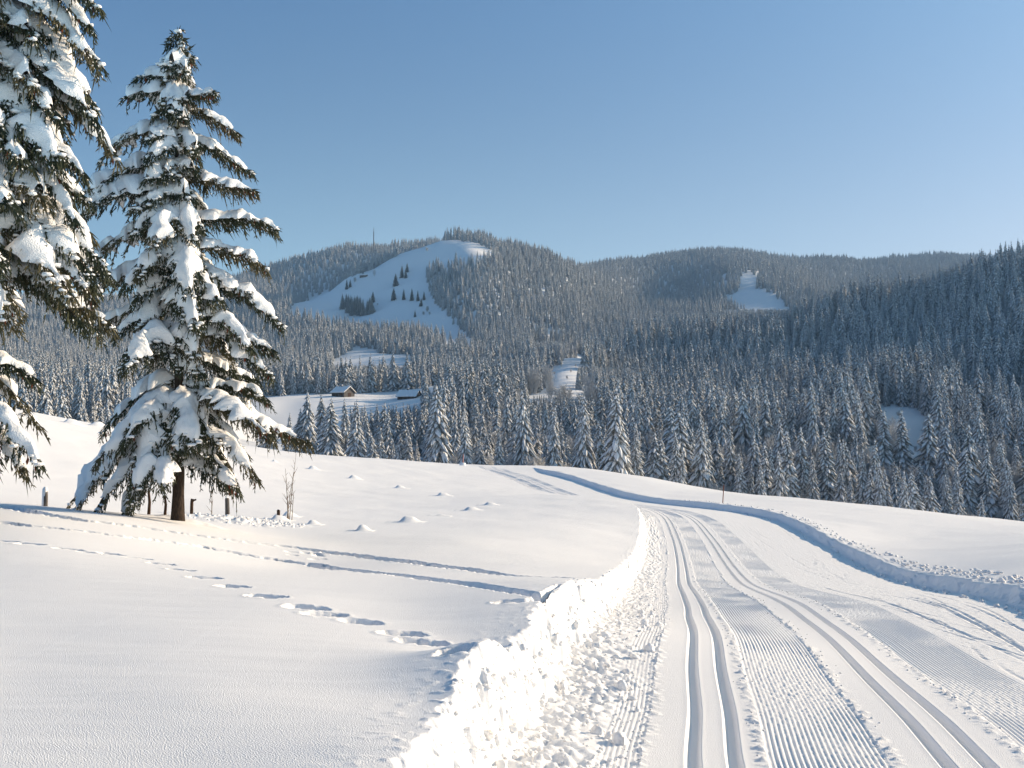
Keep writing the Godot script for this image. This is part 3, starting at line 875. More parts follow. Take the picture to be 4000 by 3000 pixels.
func build_land() -> void:
	land = Sheet.new(LAND_POINTS, 3.0, 2e-4, true)
	var v := PackedVector3Array()
	var idx := PackedInt32Array()
	land_y.resize((LAND_A + 1) * (LAND_D + 1))
	for r in LAND_D + 1:
		var d := D_NEAR * pow(D_FAR / D_NEAR, float(r) / LAND_D)
		for c in LAND_A + 1:
			var x := lerpf(A_MIN, A_MAX, float(c) / LAND_A) * d
			var y := land.at(x, d) + roll.get_noise_2d(x * 0.06, d * 0.06) * clampf(d * 0.004, 0.4, 5.0) + roll.get_noise_2d(x * 0.02 + 70.0, d * 0.02) * smoothstep(1500.0, 2400.0, d) * 16.0
			land_y[r * (LAND_A + 1) + c] = y
			v.append(Vector3(x, y, -d))
	for r in LAND_D:
		for c in LAND_A:
			var a := r * (LAND_A + 1) + c
			var b := a + LAND_A + 1
			idx.append_array([a, b, a + 1, b, b + 1, a + 1])
	tag(obj("snowy_hills", mesh_of(v, idx), M.far_snow), "snow covered hills and mountain slopes beyond the field", "", "", "structure")


func land_at(x: float, d: float) -> float:
	var fr := clampf(log(d / D_NEAR) / log(D_FAR / D_NEAR) * LAND_D, 0.0, LAND_D - 0.001)
	var fc := clampf((x / d - A_MIN) / (A_MAX - A_MIN) * LAND_A, 0.0, LAND_A - 0.001)
	var r := int(fr)
	var c := int(fc)
	var k := r * (LAND_A + 1) + c
	fr -= r
	fc -= c
	return lerpf(lerpf(land_y[k], land_y[k + 1], fc), lerpf(land_y[k + LAND_A + 1], land_y[k + LAND_A + 2], fc), fr)


func outline(points: Array) -> PackedVector2Array:
	var p := PackedVector2Array()
	for q in points:
		p.append(Vector2(q[0], q[1]))
	return p


# ---------------------------------------------------------------- forest spruces
# One spruce of 15 m: [trunk, foliage, snow] as soups of triangles. Drooping fronds wind round the stem.
func spruce_shape(seed_: int, fronds: int, spread: float, laden: float) -> Array:
	rng.seed = seed_
	var trunk := Soup.new()
	var green := Soup.new()
	var snow := Soup.new()
	var h := 15.0
	trunk.tube(PackedVector3Array([Vector3(0, -1.5, 0), Vector3(0.05, 5, 0.03), Vector3(0, h * 0.97, 0)]), PackedFloat32Array([0.24, 0.18, 0.03]), 5)
	var lean := rng.randf() * TAU
	var big := pow(130.0 / fronds, 0.45)
	for b in fronds:
		var f := 0.03 + 0.93 * pow((b + rng.randf()) / fronds, 0.62)
		var radius := h * spread * pow(f, 0.7) * (1.0 - 0.25 * smoothstep(0.85, 1.0, f))
		var az := b * 2.39996 + rng.randf_range(-0.5, 0.5)
		var out := Vector3(cos(az), 0, sin(az))
		var side := Vector3(-sin(az), 0, cos(az))
		var len := radius * rng.randf_range(0.6, 1.2) * (1.0 + 0.12 * cos(az - lean))
		var fall := len * rng.randf_range(0.6, 1.05) + 0.12
		var wide := (0.17 * len + 0.17) * rng.randf_range(0.7, 1.35) * big
		var start := Vector3(0, h * (1.0 - f * 0.97), 0)
		var rise := rng.randf_range(0.0, 0.3) * len
		var bare := rng.randf() > laden
		var full := rng.randf_range(0.55, 1.0)
		var bend := rng.randf_range(-0.25, 0.25) * len
		var pl := []
		for q in [[0.0, 0.3], [0.36, 0.85], [0.7, 1.0], [1.0, 0.15]]:
			var s: float = q[0]
			pl.append([start + out * (len * s) + Vector3(0, rise * s - (fall + rise) * s * s, 0) + side * bend * s * s, wide * q[1]])
		for k in 3:
			var a: Vector3 = pl[k][0]
			var c: Vector3 = pl[k + 1][0]
			var wa: float = pl[k][1]
			var wc: float = pl[k + 1][1]
			for s in [-1.0, 1.0]:
				var ea: Vector3 = a + side * (wa * s) - Vector3(0, wa * rng.randf_range(0.6, 1.1), 0)
				var ec: Vector3 = c + side * (wc * s) - Vector3(0, wc * rng.randf_range(0.6, 1.1), 0)
				var drop := Vector3(0, -0.07, 0)
				quad(green, a + drop, c + drop, ec + drop, ea + drop, s > 0)
				var hang := rng.randf_range(0.15, 0.45) * (0.4 + wide)
				var m1 := ea.lerp(ec, rng.randf_range(0.2, 0.5))
				green.tri(ea, m1, ea.lerp(ec, 0.25) + Vector3(0, -hang, 0) + out * 0.08)
				green.tri(m1, ec, ea.lerp(ec, 0.75) + Vector3(0, -hang * rng.randf_range(0.6, 1.1), 0) + out * 0.1)
				if bare and k != 1:
					continue
				var cover := full * rng.randf_range(0.75, 1.1)
				var lift := Vector3(0, 0.06 + 0.12 * rng.randf(), 0)
				quad(snow, a + lift * (0.4 if k == 0 else 1.0), c + lift * (1.0 if k < 2 else 0.3), c.lerp(ec, cover) + Vector3(0, 0.015, 0), a.lerp(ea, cover) + Vector3(0, 0.015, 0), s > 0)
		if rng.randf() < 0.3 and not bare:
			snow.ball(pl[2][0] + side * rng.randf_range(-0.4, 0.4) * wide + Vector3(0, -0.06, 0), Vector3(0.24, 0.2, 0.24) * (0.4 + wide * 0.6), rng, 0.35)
	for k in 4:
		var a := TAU * k / 4
		green.spindle(Vector3(0, h * 0.96, 0), Vector3(cos(a) * 0.35, h * 0.985, sin(a) * 0.35), 0.06)
	green.spindle(Vector3(0, h * 0.93, 0), Vector3(0, h * 1.02, 0), 0.09)
	snow.ball(Vector3(0.02, h * 0.965, 0), Vector3(0.16, 0.26, 0.16), rng, 0.3)
	return [trunk, green, snow]


func quad(s: Soup, a: Vector3, b: Vector3, c: Vector3, d: Vector3, flip: bool) -> void:
	if flip:
		s.tri(a, c, b)
		s.tri(a, d, c)
	else:
		s.tri(a, b, c)
		s.tri(a, c, d)


func in_any(p: Vector2, polys: Array) -> bool:
	for q in polys:
		if Geometry2D.is_point_in_polygon(p, q):
			return true
	return false


func bare_bush_shape(seed_: int, tall: float, stems: int, twigs: int, thick: float) -> Soup:
	rng.seed = seed_
	var s := Soup.new()
	for k in stems:
		var az := rng.randf() * TAU
		var top := Vector3(cos(az), 0, sin(az)) * tall * rng.randf_range(0.08, 0.3) + Vector3(0, tall * rng.randf_range(0.75, 1.0), 0)
		var foot := Vector3(cos(az), 0, sin(az)) * 0.1 * tall * rng.randf()
		var mid := foot.lerp(top, 0.5) + Vector3(rng.randf_range(-1, 1), 0, rng.randf_range(-1, 1)) * tall * 0.05
		s.tube(PackedVector3Array([foot - Vector3(0, 0.3, 0), mid, top]), PackedFloat32Array([thick, thick * 0.7, thick * 0.2]), 3, false)
		for t in twigs:
			var f := rng.randf_range(0.2, 0.95)
			var p := foot.lerp(mid, f * 2.0) if f < 0.5 else mid.lerp(top, f * 2.0 - 1.0)
			var a2 := rng.randf() * TAU
			var reach := tall * rng.randf_range(0.12, 0.34) * (1.1 - f * 0.7)
			var e := p + Vector3(cos(a2) * reach, reach * rng.randf_range(0.3, 1.1), sin(a2) * reach)
			s.tube(PackedVector3Array([p, e]), PackedFloat32Array([thick * 0.5, thick * 0.15]), 3, false)
			for u in 3:
				var g := p.lerp(e, rng.randf_range(0.3, 0.95))
				s.spindle(g, g + Vector3(rng.randf_range(-1, 1), rng.randf_range(0.1, 1.0), rng.randf_range(-1, 1)).normalized() * reach * 0.5, thick * 0.35)
	return s


func ordinal(n: int) -> String:
	return str(n) + ("th" if n / 10 % 10 == 1 else ["th", "st", "nd", "rd", "th", "th", "th", "th", "th", "th"][n % 10])


func stand_of(x: float, d: float) -> Array:  # wording for a tree of the forest edge: [label, group]
	var a := x / d
	var how := "frosted snow-laden spruce "
	if d < 260.0:
		if a < -0.3:
			return [how + "behind the left crest", "spruces behind the left crest"]
		if a < -0.14:
			return [how + "in the clump before the open shelf with the barn", "spruces before the barn shelf"]
		if a < -0.04:
			return [how + "standing behind the crest just left of the trail's far bend", "spruces left of the far bend"]
		if a < 0.11:
			return [how + "standing right behind the far bend of the trail", "spruces behind the far bend"]
		if a < 0.24:
			return [how + "at the forest edge behind the red marker pole", "spruces behind the marker pole"]
		if a < 0.36:
			return [how + "behind the middle of the right snowfield", "spruces behind the right snowfield"]
		return [how + "at the forest edge by the right end of the snowfield", "spruces at the right end of the snowfield"]
	if a < -0.1:
		return [how + "beside the open snowy shelf below the barn", "spruces round the barn shelf"]
	if a < 0.09:
		return [how + "on the wooded knoll in the middle of the valley", "spruces on the wooded knoll"]
	return [how + "low on the wooded hillside at right", "spruces low on the right hillside"]


func build_forest() -> void:
	var fine := []
	for k in 7:
		var s := spruce_shape(100 + k, 300, [0.165, 0.14, 0.18, 0.125, 0.155, 0.19, 0.135][k], 0.93)
		fine.append([s[0].mesh(self), s[1].mesh(self, true), s[2].mesh(self, true)])
	var coarse := []
	for k in 6:
		var s := spruce_shape(200 + k, 150, [0.165, 0.135, 0.18, 0.145, 0.125, 0.155][k], 0.92)
		var m := ArrayMesh.new()
		add_surface(m, s[1].v, s[1].i, PackedVector3Array(), true)
		add_surface(m, s[2].v, s[2].i, PackedVector3Array(), true)
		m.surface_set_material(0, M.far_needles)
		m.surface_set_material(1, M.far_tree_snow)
		coarse.append(m)
	var clear := []
	for p in [CLEAR_ALP, CLEAR_GLADE, CLEAR_STRIP, CLEAR_RAMP, CLEAR_FAR_SLOPE, CLEAR_DIP, CLEAR_SHELF, CLEAR_SADDLE]:
		clear.append(outline(p))
	var spots := []  # x, d, height
	for f in FRONT_TREES:
		spots.append([f[0], -f[1], f[2]])
	rng.seed = 5
	var d := 172.0
	while d < 3500.0:
		var step := 5.2 if d < 420.0 else 6.0 if d < 800.0 else 6.4 if d < 1400.0 else 8.4
		var x := -0.6 * d - 10.0
		while x < 0.62 * d + 10.0:
			var px := x + rng.randf_range(-0.48, 0.48) * step
			var pd := d + rng.randf_range(-0.48, 0.48) * step
			x += step
			var a := px / pd
			if pd < 215.0 and rng.randf() < 0.72:
				continue
			if pd < 300.0 and a > -0.17 and a < -0.09 and rng.randf() < 0.7:
				continue
			if pd < 440.0 and a > -0.3 and a < -0.16:
				if pd > 218.0 or rng.randf() < 0.85:
					continue
			if lump.get_noise_2d(px * 0.05, pd * 0.05) > 0.36:
				continue
			if in_any(Vector2(px, -pd), clear):
				continue
			if a > -0.115 and a < -0.068 and pd > 1300.0 and pd < 1620.0:
				continue  # the bald back of the summit
			var tall := 14.6 + 4.5 * lump.get_noise_2d(px * 0.02 + 50.0, pd * 0.02) + rng.randf_range(-5.0, 4.5)
			if a > 0.05 and pd < 720.0:
				tall += 2.0
			if pd < 250.0:
				tall *= rng.randf_range(0.5, 1.0)
			# shorter trees, tops capped by sight line to keep the open slopes visible
			var most := 99.0
			if a > 0.014 and a < 0.085 and pd < 410.0:
				most = 0.036
			elif a > 0.05 and a < 0.13 and pd < 500.0:
				most = 0.066
			elif a > -0.18 and a < -0.1 and pd > 480.0 and pd < 780.0:
				most = 0.066
			elif a > 0.02 and a < 0.066 and pd > 560.0 and pd < 850.0:
				most = 0.09
			elif a > 0.35 and a < 0.425 and pd < 300.0:
				most = -0.03
			elif a > -0.2 and a < -0.09 and pd < 430.0:
				most = 0.028
			elif a > 0.21 and a < 0.28 and pd > 560.0 and pd < 1240.0:
				most = 0.122
			if most < 90.0:
				tall = minf(tall, most * pd + 2.0 - land_at(px, pd) + rng.randf_range(-1.5, 0.5))
				if tall < 2.5:
					continue
			spots.append([px, pd, tall])
		d += step
	# the largest in view stand as trees of their own
	var order := []
	for k in spots.size():
		var s: Array = spots[k]
		var inside: bool = absf(s[0] / s[1]) < 0.53
		order.append([s[2] / s[1] * (1.0 if inside else 0.01) + (1.0 if k < FRONT_TREES.size() else 0.0), k])
	order.sort_custom(func(p, q): return p[0] > q[0])
	var own := {}
	for k in 225:
		own[order[k][1]] = true
	var chosen := own.keys()
	chosen.sort_custom(func(p, q): return spots[p][0] / spots[p][1] < spots[q][0] / spots[q][1])
	var counted := {}
	for k in chosen:
		var s: Array = spots[k]
		var words := stand_of(s[0], s[1])
		var label: String = words[0]
		var tall: float = s[2]
		counted[words[1]] = counted.get(words[1], 0) + 1
		label = "%s snow-laden spruce, %s from the left of those %s" % ["tall" if tall > 14.5 else "small" if tall < 9.0 else "frosted", ordinal(counted[words[1]]), words[1].replace("spruces ", "")]
		var t := thing("spruce_tree", label, "tree", Vector3(s[0], land_at(s[0], s[1]) - 0.2, -s[1]), words[1])
		var kind := rng.randi() % 7
		t.rotation = Vector3(rng.randfn(0.0, 0.025), rng.randf() * TAU, rng.randfn(0.0, 0.025))
		var grow: float = tall / 15.0
		var girth := (grow * rng.randf_range(0.85, 1.2) + 0.06) * (1.3 if k < FRONT_TREES.size() else 1.0)
		t.scale = Vector3(girth, grow, girth)
		obj("trunk", fine[kind][0], M.bark, t)
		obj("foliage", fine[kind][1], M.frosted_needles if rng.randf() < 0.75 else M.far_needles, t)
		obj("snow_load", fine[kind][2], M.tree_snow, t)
	# all the others, hill by hill
	var woods := {}
	for k in spots.size():
		if own.has(k):
			continue
		var s: Array = spots[k]
		var part := "knoll and valley" if s[1] < 480.0 and s[0] / s[1] < 0.1 else "right hillside" if s[1] < 850.0 and s[0] / s[1] >= 0.06 else "lower slopes" if s[1] < 900.0 else "mountain" if s[0] / s[1] < 0.09 else "far ridge"
		if not woods.has(part):
			woods[part] = []
		woods[part].append(s)
	for part in woods:
		var list: Array = woods[part]
		var bins := []
		for k in coarse.size():
			bins.append(PackedFloat32Array())
		for s in list:
			var grow: float = s[2] / 15.0
			var girth: float = grow * rng.randf_range(0.75, 1.3) + 0.06
			var t := rng.randf() * TAU
			var c := cos(t) * girth
			var q := sin(t) * girth
			bins[rng.randi() % coarse.size()].append_array([c, grow * rng.randfn(0.0, 0.03), q, s[0], 0.0, grow, 0.0, land_at(s[0], s[1]) - 0.3, -q, grow * rng.randfn(0.0, 0.03), c, -s[1]])
		var root := Node3D.new()
		root.name = numbered("forest")
		add_child(root, true)
		tag(root, "dense frosted spruce forest covering the " + part, "forest", "", "stuff")
		for k in coarse.size():
			var mm := MultiMesh.new()
			mm.transform_format = MultiMesh.TRANSFORM_3D
			mm.mesh = coarse[k]
			mm.instance_count = bins[k].size() / 12
			mm.buffer = bins[k]
			var o := MultiMeshInstance3D.new()
			o.name = "spruces"
			o.multimesh = mm
			root.add_child(o, true)
			o.set_meta("kind", "stuff")
	# frosted bushes among the first trees
	var bushes := []
	for k in 4:
		bushes.append(bare_bush_shape(300 + k, 4.0, 16, 16, 0.045).mesh(self))
	for k in bushes.size():
		var b := PackedFloat32Array()
		for n in 130:
			var pd := rng.randf_range(190.0, 560.0) if n % 3 else rng.randf_range(178.0, 215.0)
			var px := rng.randf_range(-0.06, 0.52) * pd
			if n % 4 == 0:
				px = rng.randf_range(0.2, 0.5) * pd
			var g := rng.randf_range(0.5, 1.2) if pd < 215.0 else rng.randf_range(1.4, 3.0)
			if in_any(Vector2(px, -pd), clear):
				g = 0.5
			var t := rng.randf() * TAU
			b.append_array([cos(t) * g, 0.0, sin(t) * g, px, 0.0, g, 0.0, land_at(px, pd) - 0.2, -sin(t) * g, 0.0, cos(t) * g, -pd])
		var mm := MultiMesh.new()
		mm.transform_format = MultiMesh.TRANSFORM_3D
		mm.mesh = bushes[k]
		mm.instance_count = b.size() / 12
		mm.buffer = b
		var o := MultiMeshInstance3D.new()
		o.name = numbered("frosted_brush")
		o.multimesh = mm
		o.material_override = M.frost_wood
		add_child(o, true)
		tag(o, "tangle of frosted bare bushes between the first spruces", "brush", "", "stuff")
	build_alp(fine)


func build_alp(fine: Array) -> void:
	rng.seed = 12
	var where := ["at the left edge of the steep snow meadow", "on the steep snow meadow of the mountain"]
	for k in MEADOW_TREES.size():
		var q: Array = MEADOW_TREES[k]
		var at := Vector3(q[0], land_at(q[0], -q[1]) - 0.3, q[1])
		if q[3] == 1:
			var words := "in the dark clump at the foot of the steep snow meadow" if k >= 23 else "of the pair at the left edge of the steep snow meadow" if k < 2 else "of the upper group on the steep snow meadow" if k < 5 else "standing alone in the middle of the steep snow meadow" if k == 5 else "in the loose row across the lower snow meadow" if k < 12 else "low on the steep snow meadow"
			var t := thing("spruce_tree", ("dark spruce " + words) if k == 5 else "dark spruce, %s counted, %s" % [ordinal(k + 1 if k < 2 else k - 1 if k < 5 else k - 5 if k < 12 else k - 11 if k < 23 else k - 22), words], "tree", at, "spruces " + words)
			var g: float = q[2] / 15.0
			g *= 1.15
			t.scale = Vector3(g * 1.5, g, g * 1.5)
			t.rotation.y = rng.randf() * TAU
			var kind := rng.randi() % 7
			obj("trunk", fine[kind][0], M.bark, t)
			obj("foliage", fine[kind][1], M.alp_needles if k < 23 else M.far_needles, t)
			obj("snow_load", fine[kind][2], M.tree_snow, t).scale = Vector3(0.82, 0.985, 0.82)
		else:
			var s := bare_bush_shape(400 + k, q[2], 3 if q[2] > 8.0 else 9, 46, 0.16)
			var o := obj("bare_tree", s.mesh(self), M.frost_wood)
			o.position = at
			tag(o, ["small bare tree at the left edge of the steep snow meadow", "round bare tree beside the hut on the steep snow meadow", "bare tree high on the snow meadow near its top", "bare bush low on the right of the snow meadow", "low bare bush at the bottom of the snow meadow", "tiny bare bush at the bottom of the snow meadow", "tiny dark bush in the middle of the snow meadow"][k - 15], "tree")
	# hut on the meadow
	var hx := -187.5
	var hd := 1255.0
	house("hut", "small dark wooden hut on the left of the steep snow meadow", Vector3(hx, land_at(hx, hd) - 0.5, -hd), 8.5, 5.0, 2.4, 0.9, 0.2)
	house("barn", "grey wooden barn with snowy roof on the open shelf", Vector3(-71.9, land_at(-71.9, 425.5) - 0.6, -425.5), 7.4, 6.2, 2.3, 2.1, 0.62)
	house("barn", "low wooden barn with deep snow roof beside the spruces right of the shelf", Vector3(-42.5, land_at(-42.5, 414.0) - 1.6, -414.0), 8.0, 6.5, 2.2, 2.3, 0.3)
	# radio mast on the ridge, lift pylon by the summit
	var mx := -0.1394 * 1750.0
	var mast := thing("radio_mast", "thin dark radio mast on the wooded ridge left of the summit", "mast", Vector3(mx, land_at(mx, 1750.0), -1750.0))
	var s := Soup.new()
	s.tube(PackedVector3Array([Vector3(0, -2, 0), Vector3(0, 38, 0)]), PackedFloat32Array([1.0, 0.8]), 6)
	obj("shaft", s.mesh(self), M.steel, mast)
	s = Soup.new()
	s.tube(PackedVector3Array([Vector3(0, 38, 0), Vector3(0, 46, 0)]), PackedFloat32Array([0.5, 0.25]), 5)
	obj("antenna", s.mesh(self), M.steel, mast)
	var lx := -0.0985 * 1500.0
	var lift := thing("lift_pylon", "small lift pylon with a crossarm on the skyline below the summit", "pylon", Vector3(lx, land_at(lx, 1500.0) + 1.0, -1500.0))
	s = Soup.new()
	s.tube(PackedVector3Array([Vector3(0.8, -2, 0), Vector3(0, 12, 0)]), PackedFloat32Array([0.55, 0.4]), 6)
	obj("column", s.mesh(self), M.steel, lift)
	s = Soup.new()
	s.tube(PackedVector3Array([Vector3(-4.5, 11.2, 0), Vector3(4.5, 12.8, 0)]), PackedFloat32Array([0.5, 0.5]), 5)
	obj("crossarm", s.mesh(self), M.steel, lift)


func box(s: Soup, lo: Vector3, hi: Vector3) -> void:
	var p := []
	for k in 8:
		p.append(Vector3(hi.x if k & 1 else lo.x, hi.y if k & 2 else lo.y, hi.z if k & 4 else lo.z))
	for f in [[0, 2, 3, 1], [5, 7, 6, 4], [4, 6, 2, 0], [1, 3, 7, 5], [2, 6, 7, 3], [4, 0, 1, 5]]:
		s.tri(p[f[0]], p[f[1]], p[f[2]])
		s.tri(p[f[0]], p[f[2]], p[f[3]])


# a gabled timber house, ridge along x
func house(called: String, label: String, at: Vector3, length: float, depth: float, eaves: float, rise: float, turn: float) -> void:
	var h := thing(called, label, "hut" if called == "hut" else "barn", at)
	h.rotation.y = -turn
	var l := length / 2
	var w := depth / 2
	var wall := Soup.new()
	box(wall, Vector3(-l, -1.5, -w), Vector3(l, eaves, w))
	for x in [-l, l]:
		var a := Vector3(x, eaves, -w)
		var b := Vector3(x, eaves, w)
		var c := Vector3(x, eaves + rise, 0)
		if x > 0:
			wall.tri(a, c, b)
		else:
			wall.tri(a, b, c)
	obj("wall", wall.mesh(self, true), M.timber, h)
	var roof := Soup.new()
	var snow := Soup.new()
	for s in [-1.0, 1.0]:
		var k: float = 1.18
		var top := Vector3(0, eaves + rise + 0.05, 0)
		var low := Vector3(0, eaves + rise - rise * k, w * k * s)
		for layer in [[roof, 0.0, 0.16, 0.6], [snow, 0.165, 0.45, 0.55]]:
			var up0 := Vector3(0, layer[1], 0)
			var up1 := Vector3(0, layer[2], 0)
			var e: float = layer[3]
			var c := []
			for x in [-l - e, l + e]:
				c.append(top + Vector3(x, 0, 0) + up0)
				c.append(low + Vector3(x, 0, 0) + up0)
				c.append(low + Vector3(x, 0, 0) + up1)
				c.append(top + Vector3(x, 0, 0) + up1)
			for f in [[3, 2, 6, 7], [0, 4, 5, 1], [1, 5, 6, 2], [0, 1, 2, 3], [4, 7, 6, 5]]:
				quad(layer[0], c[f[0]], c[f[1]], c[f[2]], c[f[3]], s > 0)
	var rf := obj("roof", roof.mesh(self, true), M.timber, h)
	obj("roof_snow", snow.mesh(self, true), M.snow, rf)
	var door := Soup.new()
	box(door, Vector3(-0.14 * length, 0.2, w), Vector3(0.02 * length, eaves * 0.8, w + 0.05))
	obj("door", door.mesh(self, true), M.dark_timber, h)
	if called == "barn":
		for x in [-0.38, -0.26, 0.16, 0.32]:
			var pane := Soup.new()
			box(pane, Vector3(x * length - 0.4, eaves * 0.35, w), Vector3(x * length + 0.4, eaves * 0.75, w + 0.04))
			obj("window", pane.mesh(self, true), M.dark_timber, h)
		var gate := Soup.new()
		box(gate, Vector3(l, -0.2, -0.9), Vector3(l + 0.05, eaves * 0.85, 0.9))
		obj("door", gate.mesh(self, true), M.dark_timber, h)
		var cap := Soup.new()
		box(cap, Vector3(-0.12 * length, eaves + rise - 0.2, -0.3), Vector3(-0.12 * length + 0.6, eaves + rise + 0.9, 0.3))
		var ch := obj("chimney", cap.mesh(self, true), M.timber, rf)
		var lid := Soup.new()
		lid.ball(Vector3(-0.12 * length + 0.3, eaves + rise + 1.0, 0), Vector3(0.5, 0.25, 0.5), rng, 0.1)
		obj("chimney_snow", lid.mesh(self), M.snow, rf)

# ---------------------------------------------------------------- the two big spruces
# A bough: wood, hanging needles, the snow it carries and its cones. dy is the drop to its tip, lift its first slope.
func bough(tree: Node3D, start: Vector3, az: float, length: float, dy: float, lift: float, snowy: float, cones: int, broad := 1.0) -> void:
	var out := Vector3(cos(az), 0, sin(az))
	var side := Vector3(-sin(az), 0, cos(az))
	var bend := rng.randf_range(-0.12, 0.12) * length
	var wmax := (0.17 * length + 0.2) * broad * rng.randf_range(0.85, 1.15)
	var phase := rng.randf() * 100.0
	var steps := int(length / 0.08) + 6
	var pts := PackedVector3Array()
	var tans := PackedVector3Array()
	var wid := PackedFloat32Array()
	for k in steps + 1:
		var s := float(k) / steps
		pts.append(start + out * (length * s) + Vector3.UP * (lift * length * s + (dy - lift * length) * s * s + 0.05 * length * sin(s * 6.0 + phase) * s) + side * bend * s * s)
		wid.append(wmax * (0.3 + 0.7 * smoothstep(0.0, 0.4, s)) * (1.0 - 0.82 * pow(s, 2.6)))
	for k in steps + 1:
		tans.append((pts[mini(k + 1, steps)] - pts[maxi(k - 1, 0)]).normalized())
	var wood := Soup.new()
	var wp := PackedVector3Array()
	var wr := PackedFloat32Array()
	for k in range(0, steps + 1, 3):
		wp.append(pts[k])
		wr.append(lerpf(0.018 + 0.008 * length, 0.008, float(k) / steps))
	wood.tube(wp, wr, 5)
	var green := Soup.new()
	var snow := Soup.new()
	# side shoots with hanging sprays
	var deep := lerpf(0.9, 1.25, maxf(cos(az), 0.0))
	var rich := 0.95 if az > -0.8 and az < 2.9 or az > 5.4 else 0.5
	var s := 0.08
	while s < 1.0:
		var f := s * steps
		var k := mini(int(f), steps - 1)
		var p := pts[k].lerp(pts[k + 1], f - k)
		var tan := tans[k]
		var w := wid[k]
		for sd in [-1.0, 1.0]:
			if rng.randf() < 0.08:
				continue
			var dir: Vector3 = (tan * rng.randf_range(0.5, 0.9) + side * sd * 0.85 + Vector3(0, rng.randf_range(-0.25, 0.1), 0)).normalized()
			var reach := w * rng.randf_range(0.7, 1.2)
			var n := int(reach / 0.085) + 2
			for q in n:
				var e := (q + rng.randf()) / n
				var at := p + dir * reach * e - Vector3(0, 0.45 * reach * e * e, 0)
				var hang := rng.randf_range(0.1, 0.28) * deep * (1.0 if rng.randf() < 0.72 else 1.8)
				var to := (Vector3(0, -0.9, 0) + dir * 0.3 + tan * 0.22 + Vector3(rng.randf_range(-0.35, 0.35), rng.randf_range(-0.3, 0.35), rng.randf_range(-0.35, 0.35))).normalized()
				green.spindle(at, at + to * hang, rng.randf_range(0.013, 0.022), rng.randf() * 2.0)
				for u in 2:
					var b0 := at + to * hang * rng.randf_range(0.15, 0.75)
					var to2 := (to + Vector3(rng.randf_range(-0.9, 0.9), rng.randf_range(-0.3, 0.2), rng.randf_range(-0.9, 0.9))).normalized()
					green.spindle(b0, b0 + to2 * rng.randf_range(0.06, 0.14), rng.randf_range(0.012, 0.02), rng.randf() * 2.0)
				for fleck in 1 if rng.randf() < 0.5 + 0.2 * snowy else 0:
					var b1 := at + to * hang * rng.randf_range(0.0, 0.5) + Vector3(0, 0.012, 0)
					snow.spindle(b1, b1 + (to + Vector3(rng.randf_range(-0.3, 0.3), 0.25, rng.randf_range(-0.3, 0.3))) * rng.randf_range(0.05, 0.13), rng.randf_range(0.01, 0.023), rng.randf() * 2.0)
			var tip := p + dir * reach - Vector3(0, 0.45 * reach, 0)
			green.spindle(p + dir * reach * 0.3 - Vector3(0, 0.04 * reach, 0), tip + dir * 0.08, 0.022, rng.randf())
			if rng.randf() < 0.3 * snowy:
				var e := rng.randf_range(0.35, 0.85)
				var c := p + dir * reach * e - Vector3(0, 0.45 * reach * e * e - 0.01, 0)
				var r := rng.randf_range(0.03, 0.07)
				snow.ball(c, Vector3(r * 1.5, r * 0.7, r * 1.5), rng, 0.3)
		if rng.randf() < 0.8:
			var hang := rng.randf_range(0.12, 0.34)
			green.spindle(p, p + Vector3(rng.randf_range(-0.08, 0.08), -hang, rng.randf_range(-0.08, 0.08)) + tan * 0.06, 0.022, rng.randf())
		s += 0.08 / length / rich
	for q in 5:
		green.spindle(pts[steps - 2], pts[steps] + tans[steps] * rng.randf_range(0.05, 0.16) + Vector3(rng.randf_range(-0.08, 0.08), rng.randf_range(-0.08, 0.06), rng.randf_range(-0.08, 0.08)), 0.02, rng.randf())
	# the snow pillow along the top
	if snowy > 0.0:
		const ACROSS := 10
		var first := snow.v.size()
		var k0 := int(steps * rng.randf_range(0.02, 0.14))
		var k1 := int(steps * rng.randf_range(0.9, 0.985))
		var nrow := k1 - k0 + 1
		for k in range(k0, k1 + 1):
			var env := smoothstep(-0.02, 0.16, float(k - k0) / nrow) * smoothstep(1.03, 0.88, float(k - k0) / nrow)
			var held := smoothstep(-0.42, -0.12, lump.get_noise_2d(phase * 3.0 + k * 0.075, 200.0) + 0.16 * (snowy - 0.55))
			var up := side.cross(tans[k])
			if up.y < 0.0:
				up = -up
			var rise := (up + Vector3.UP).normalized()
			for j in ACROSS + 1:
				var u := float(j) / ACROSS * 2.0 - 1.0
				var ragged: float = lump.get_noise_2d(phase * 7.0 + k * 0.17 * (1.0 if u < 0 else 1.13), 30.0 if u < 0 else 90.0)
				ragged += 0.35 * crumb.get_noise_2d(phase + k * 0.033, 5.0 if u < 0 else 15.0)
				var half := wid[k] * clampf(0.72 + 0.9 * ragged, 0.12, 1.18) * sqrt(maxf(env, 0.02)) * lerpf(0.25, 1.0, held)
				var thick: float = (0.03 + 0.095 * snowy + 0.035 * wid[k]) * env * (0.8 + 0.85 * lump.get_noise_3d(pts[k].x * 1.6, pts[k].y * 1.6 + u * 0.5, pts[k].z * 1.6)) * lerpf(0.2, 1.0, held)
				thick = maxf(thick, 0.012 * env)
				var body := pow(maxf(1.0 - u * u, 0.0), 0.55)
				var c := pts[k] + side * (u * half) - up * (0.5 * half * u * u) + Vector3(0, 0.012, 0)
				c += rise * thick * body * 1.25 + Vector3(crumb.get_noise_3d(c.x, c.y, c.z), crumb.get_noise_3d(c.y, c.z, c.x), crumb.get_noise_3d(c.z, c.x, c.y)) * 0.034 * body
				snow.v.append(c)
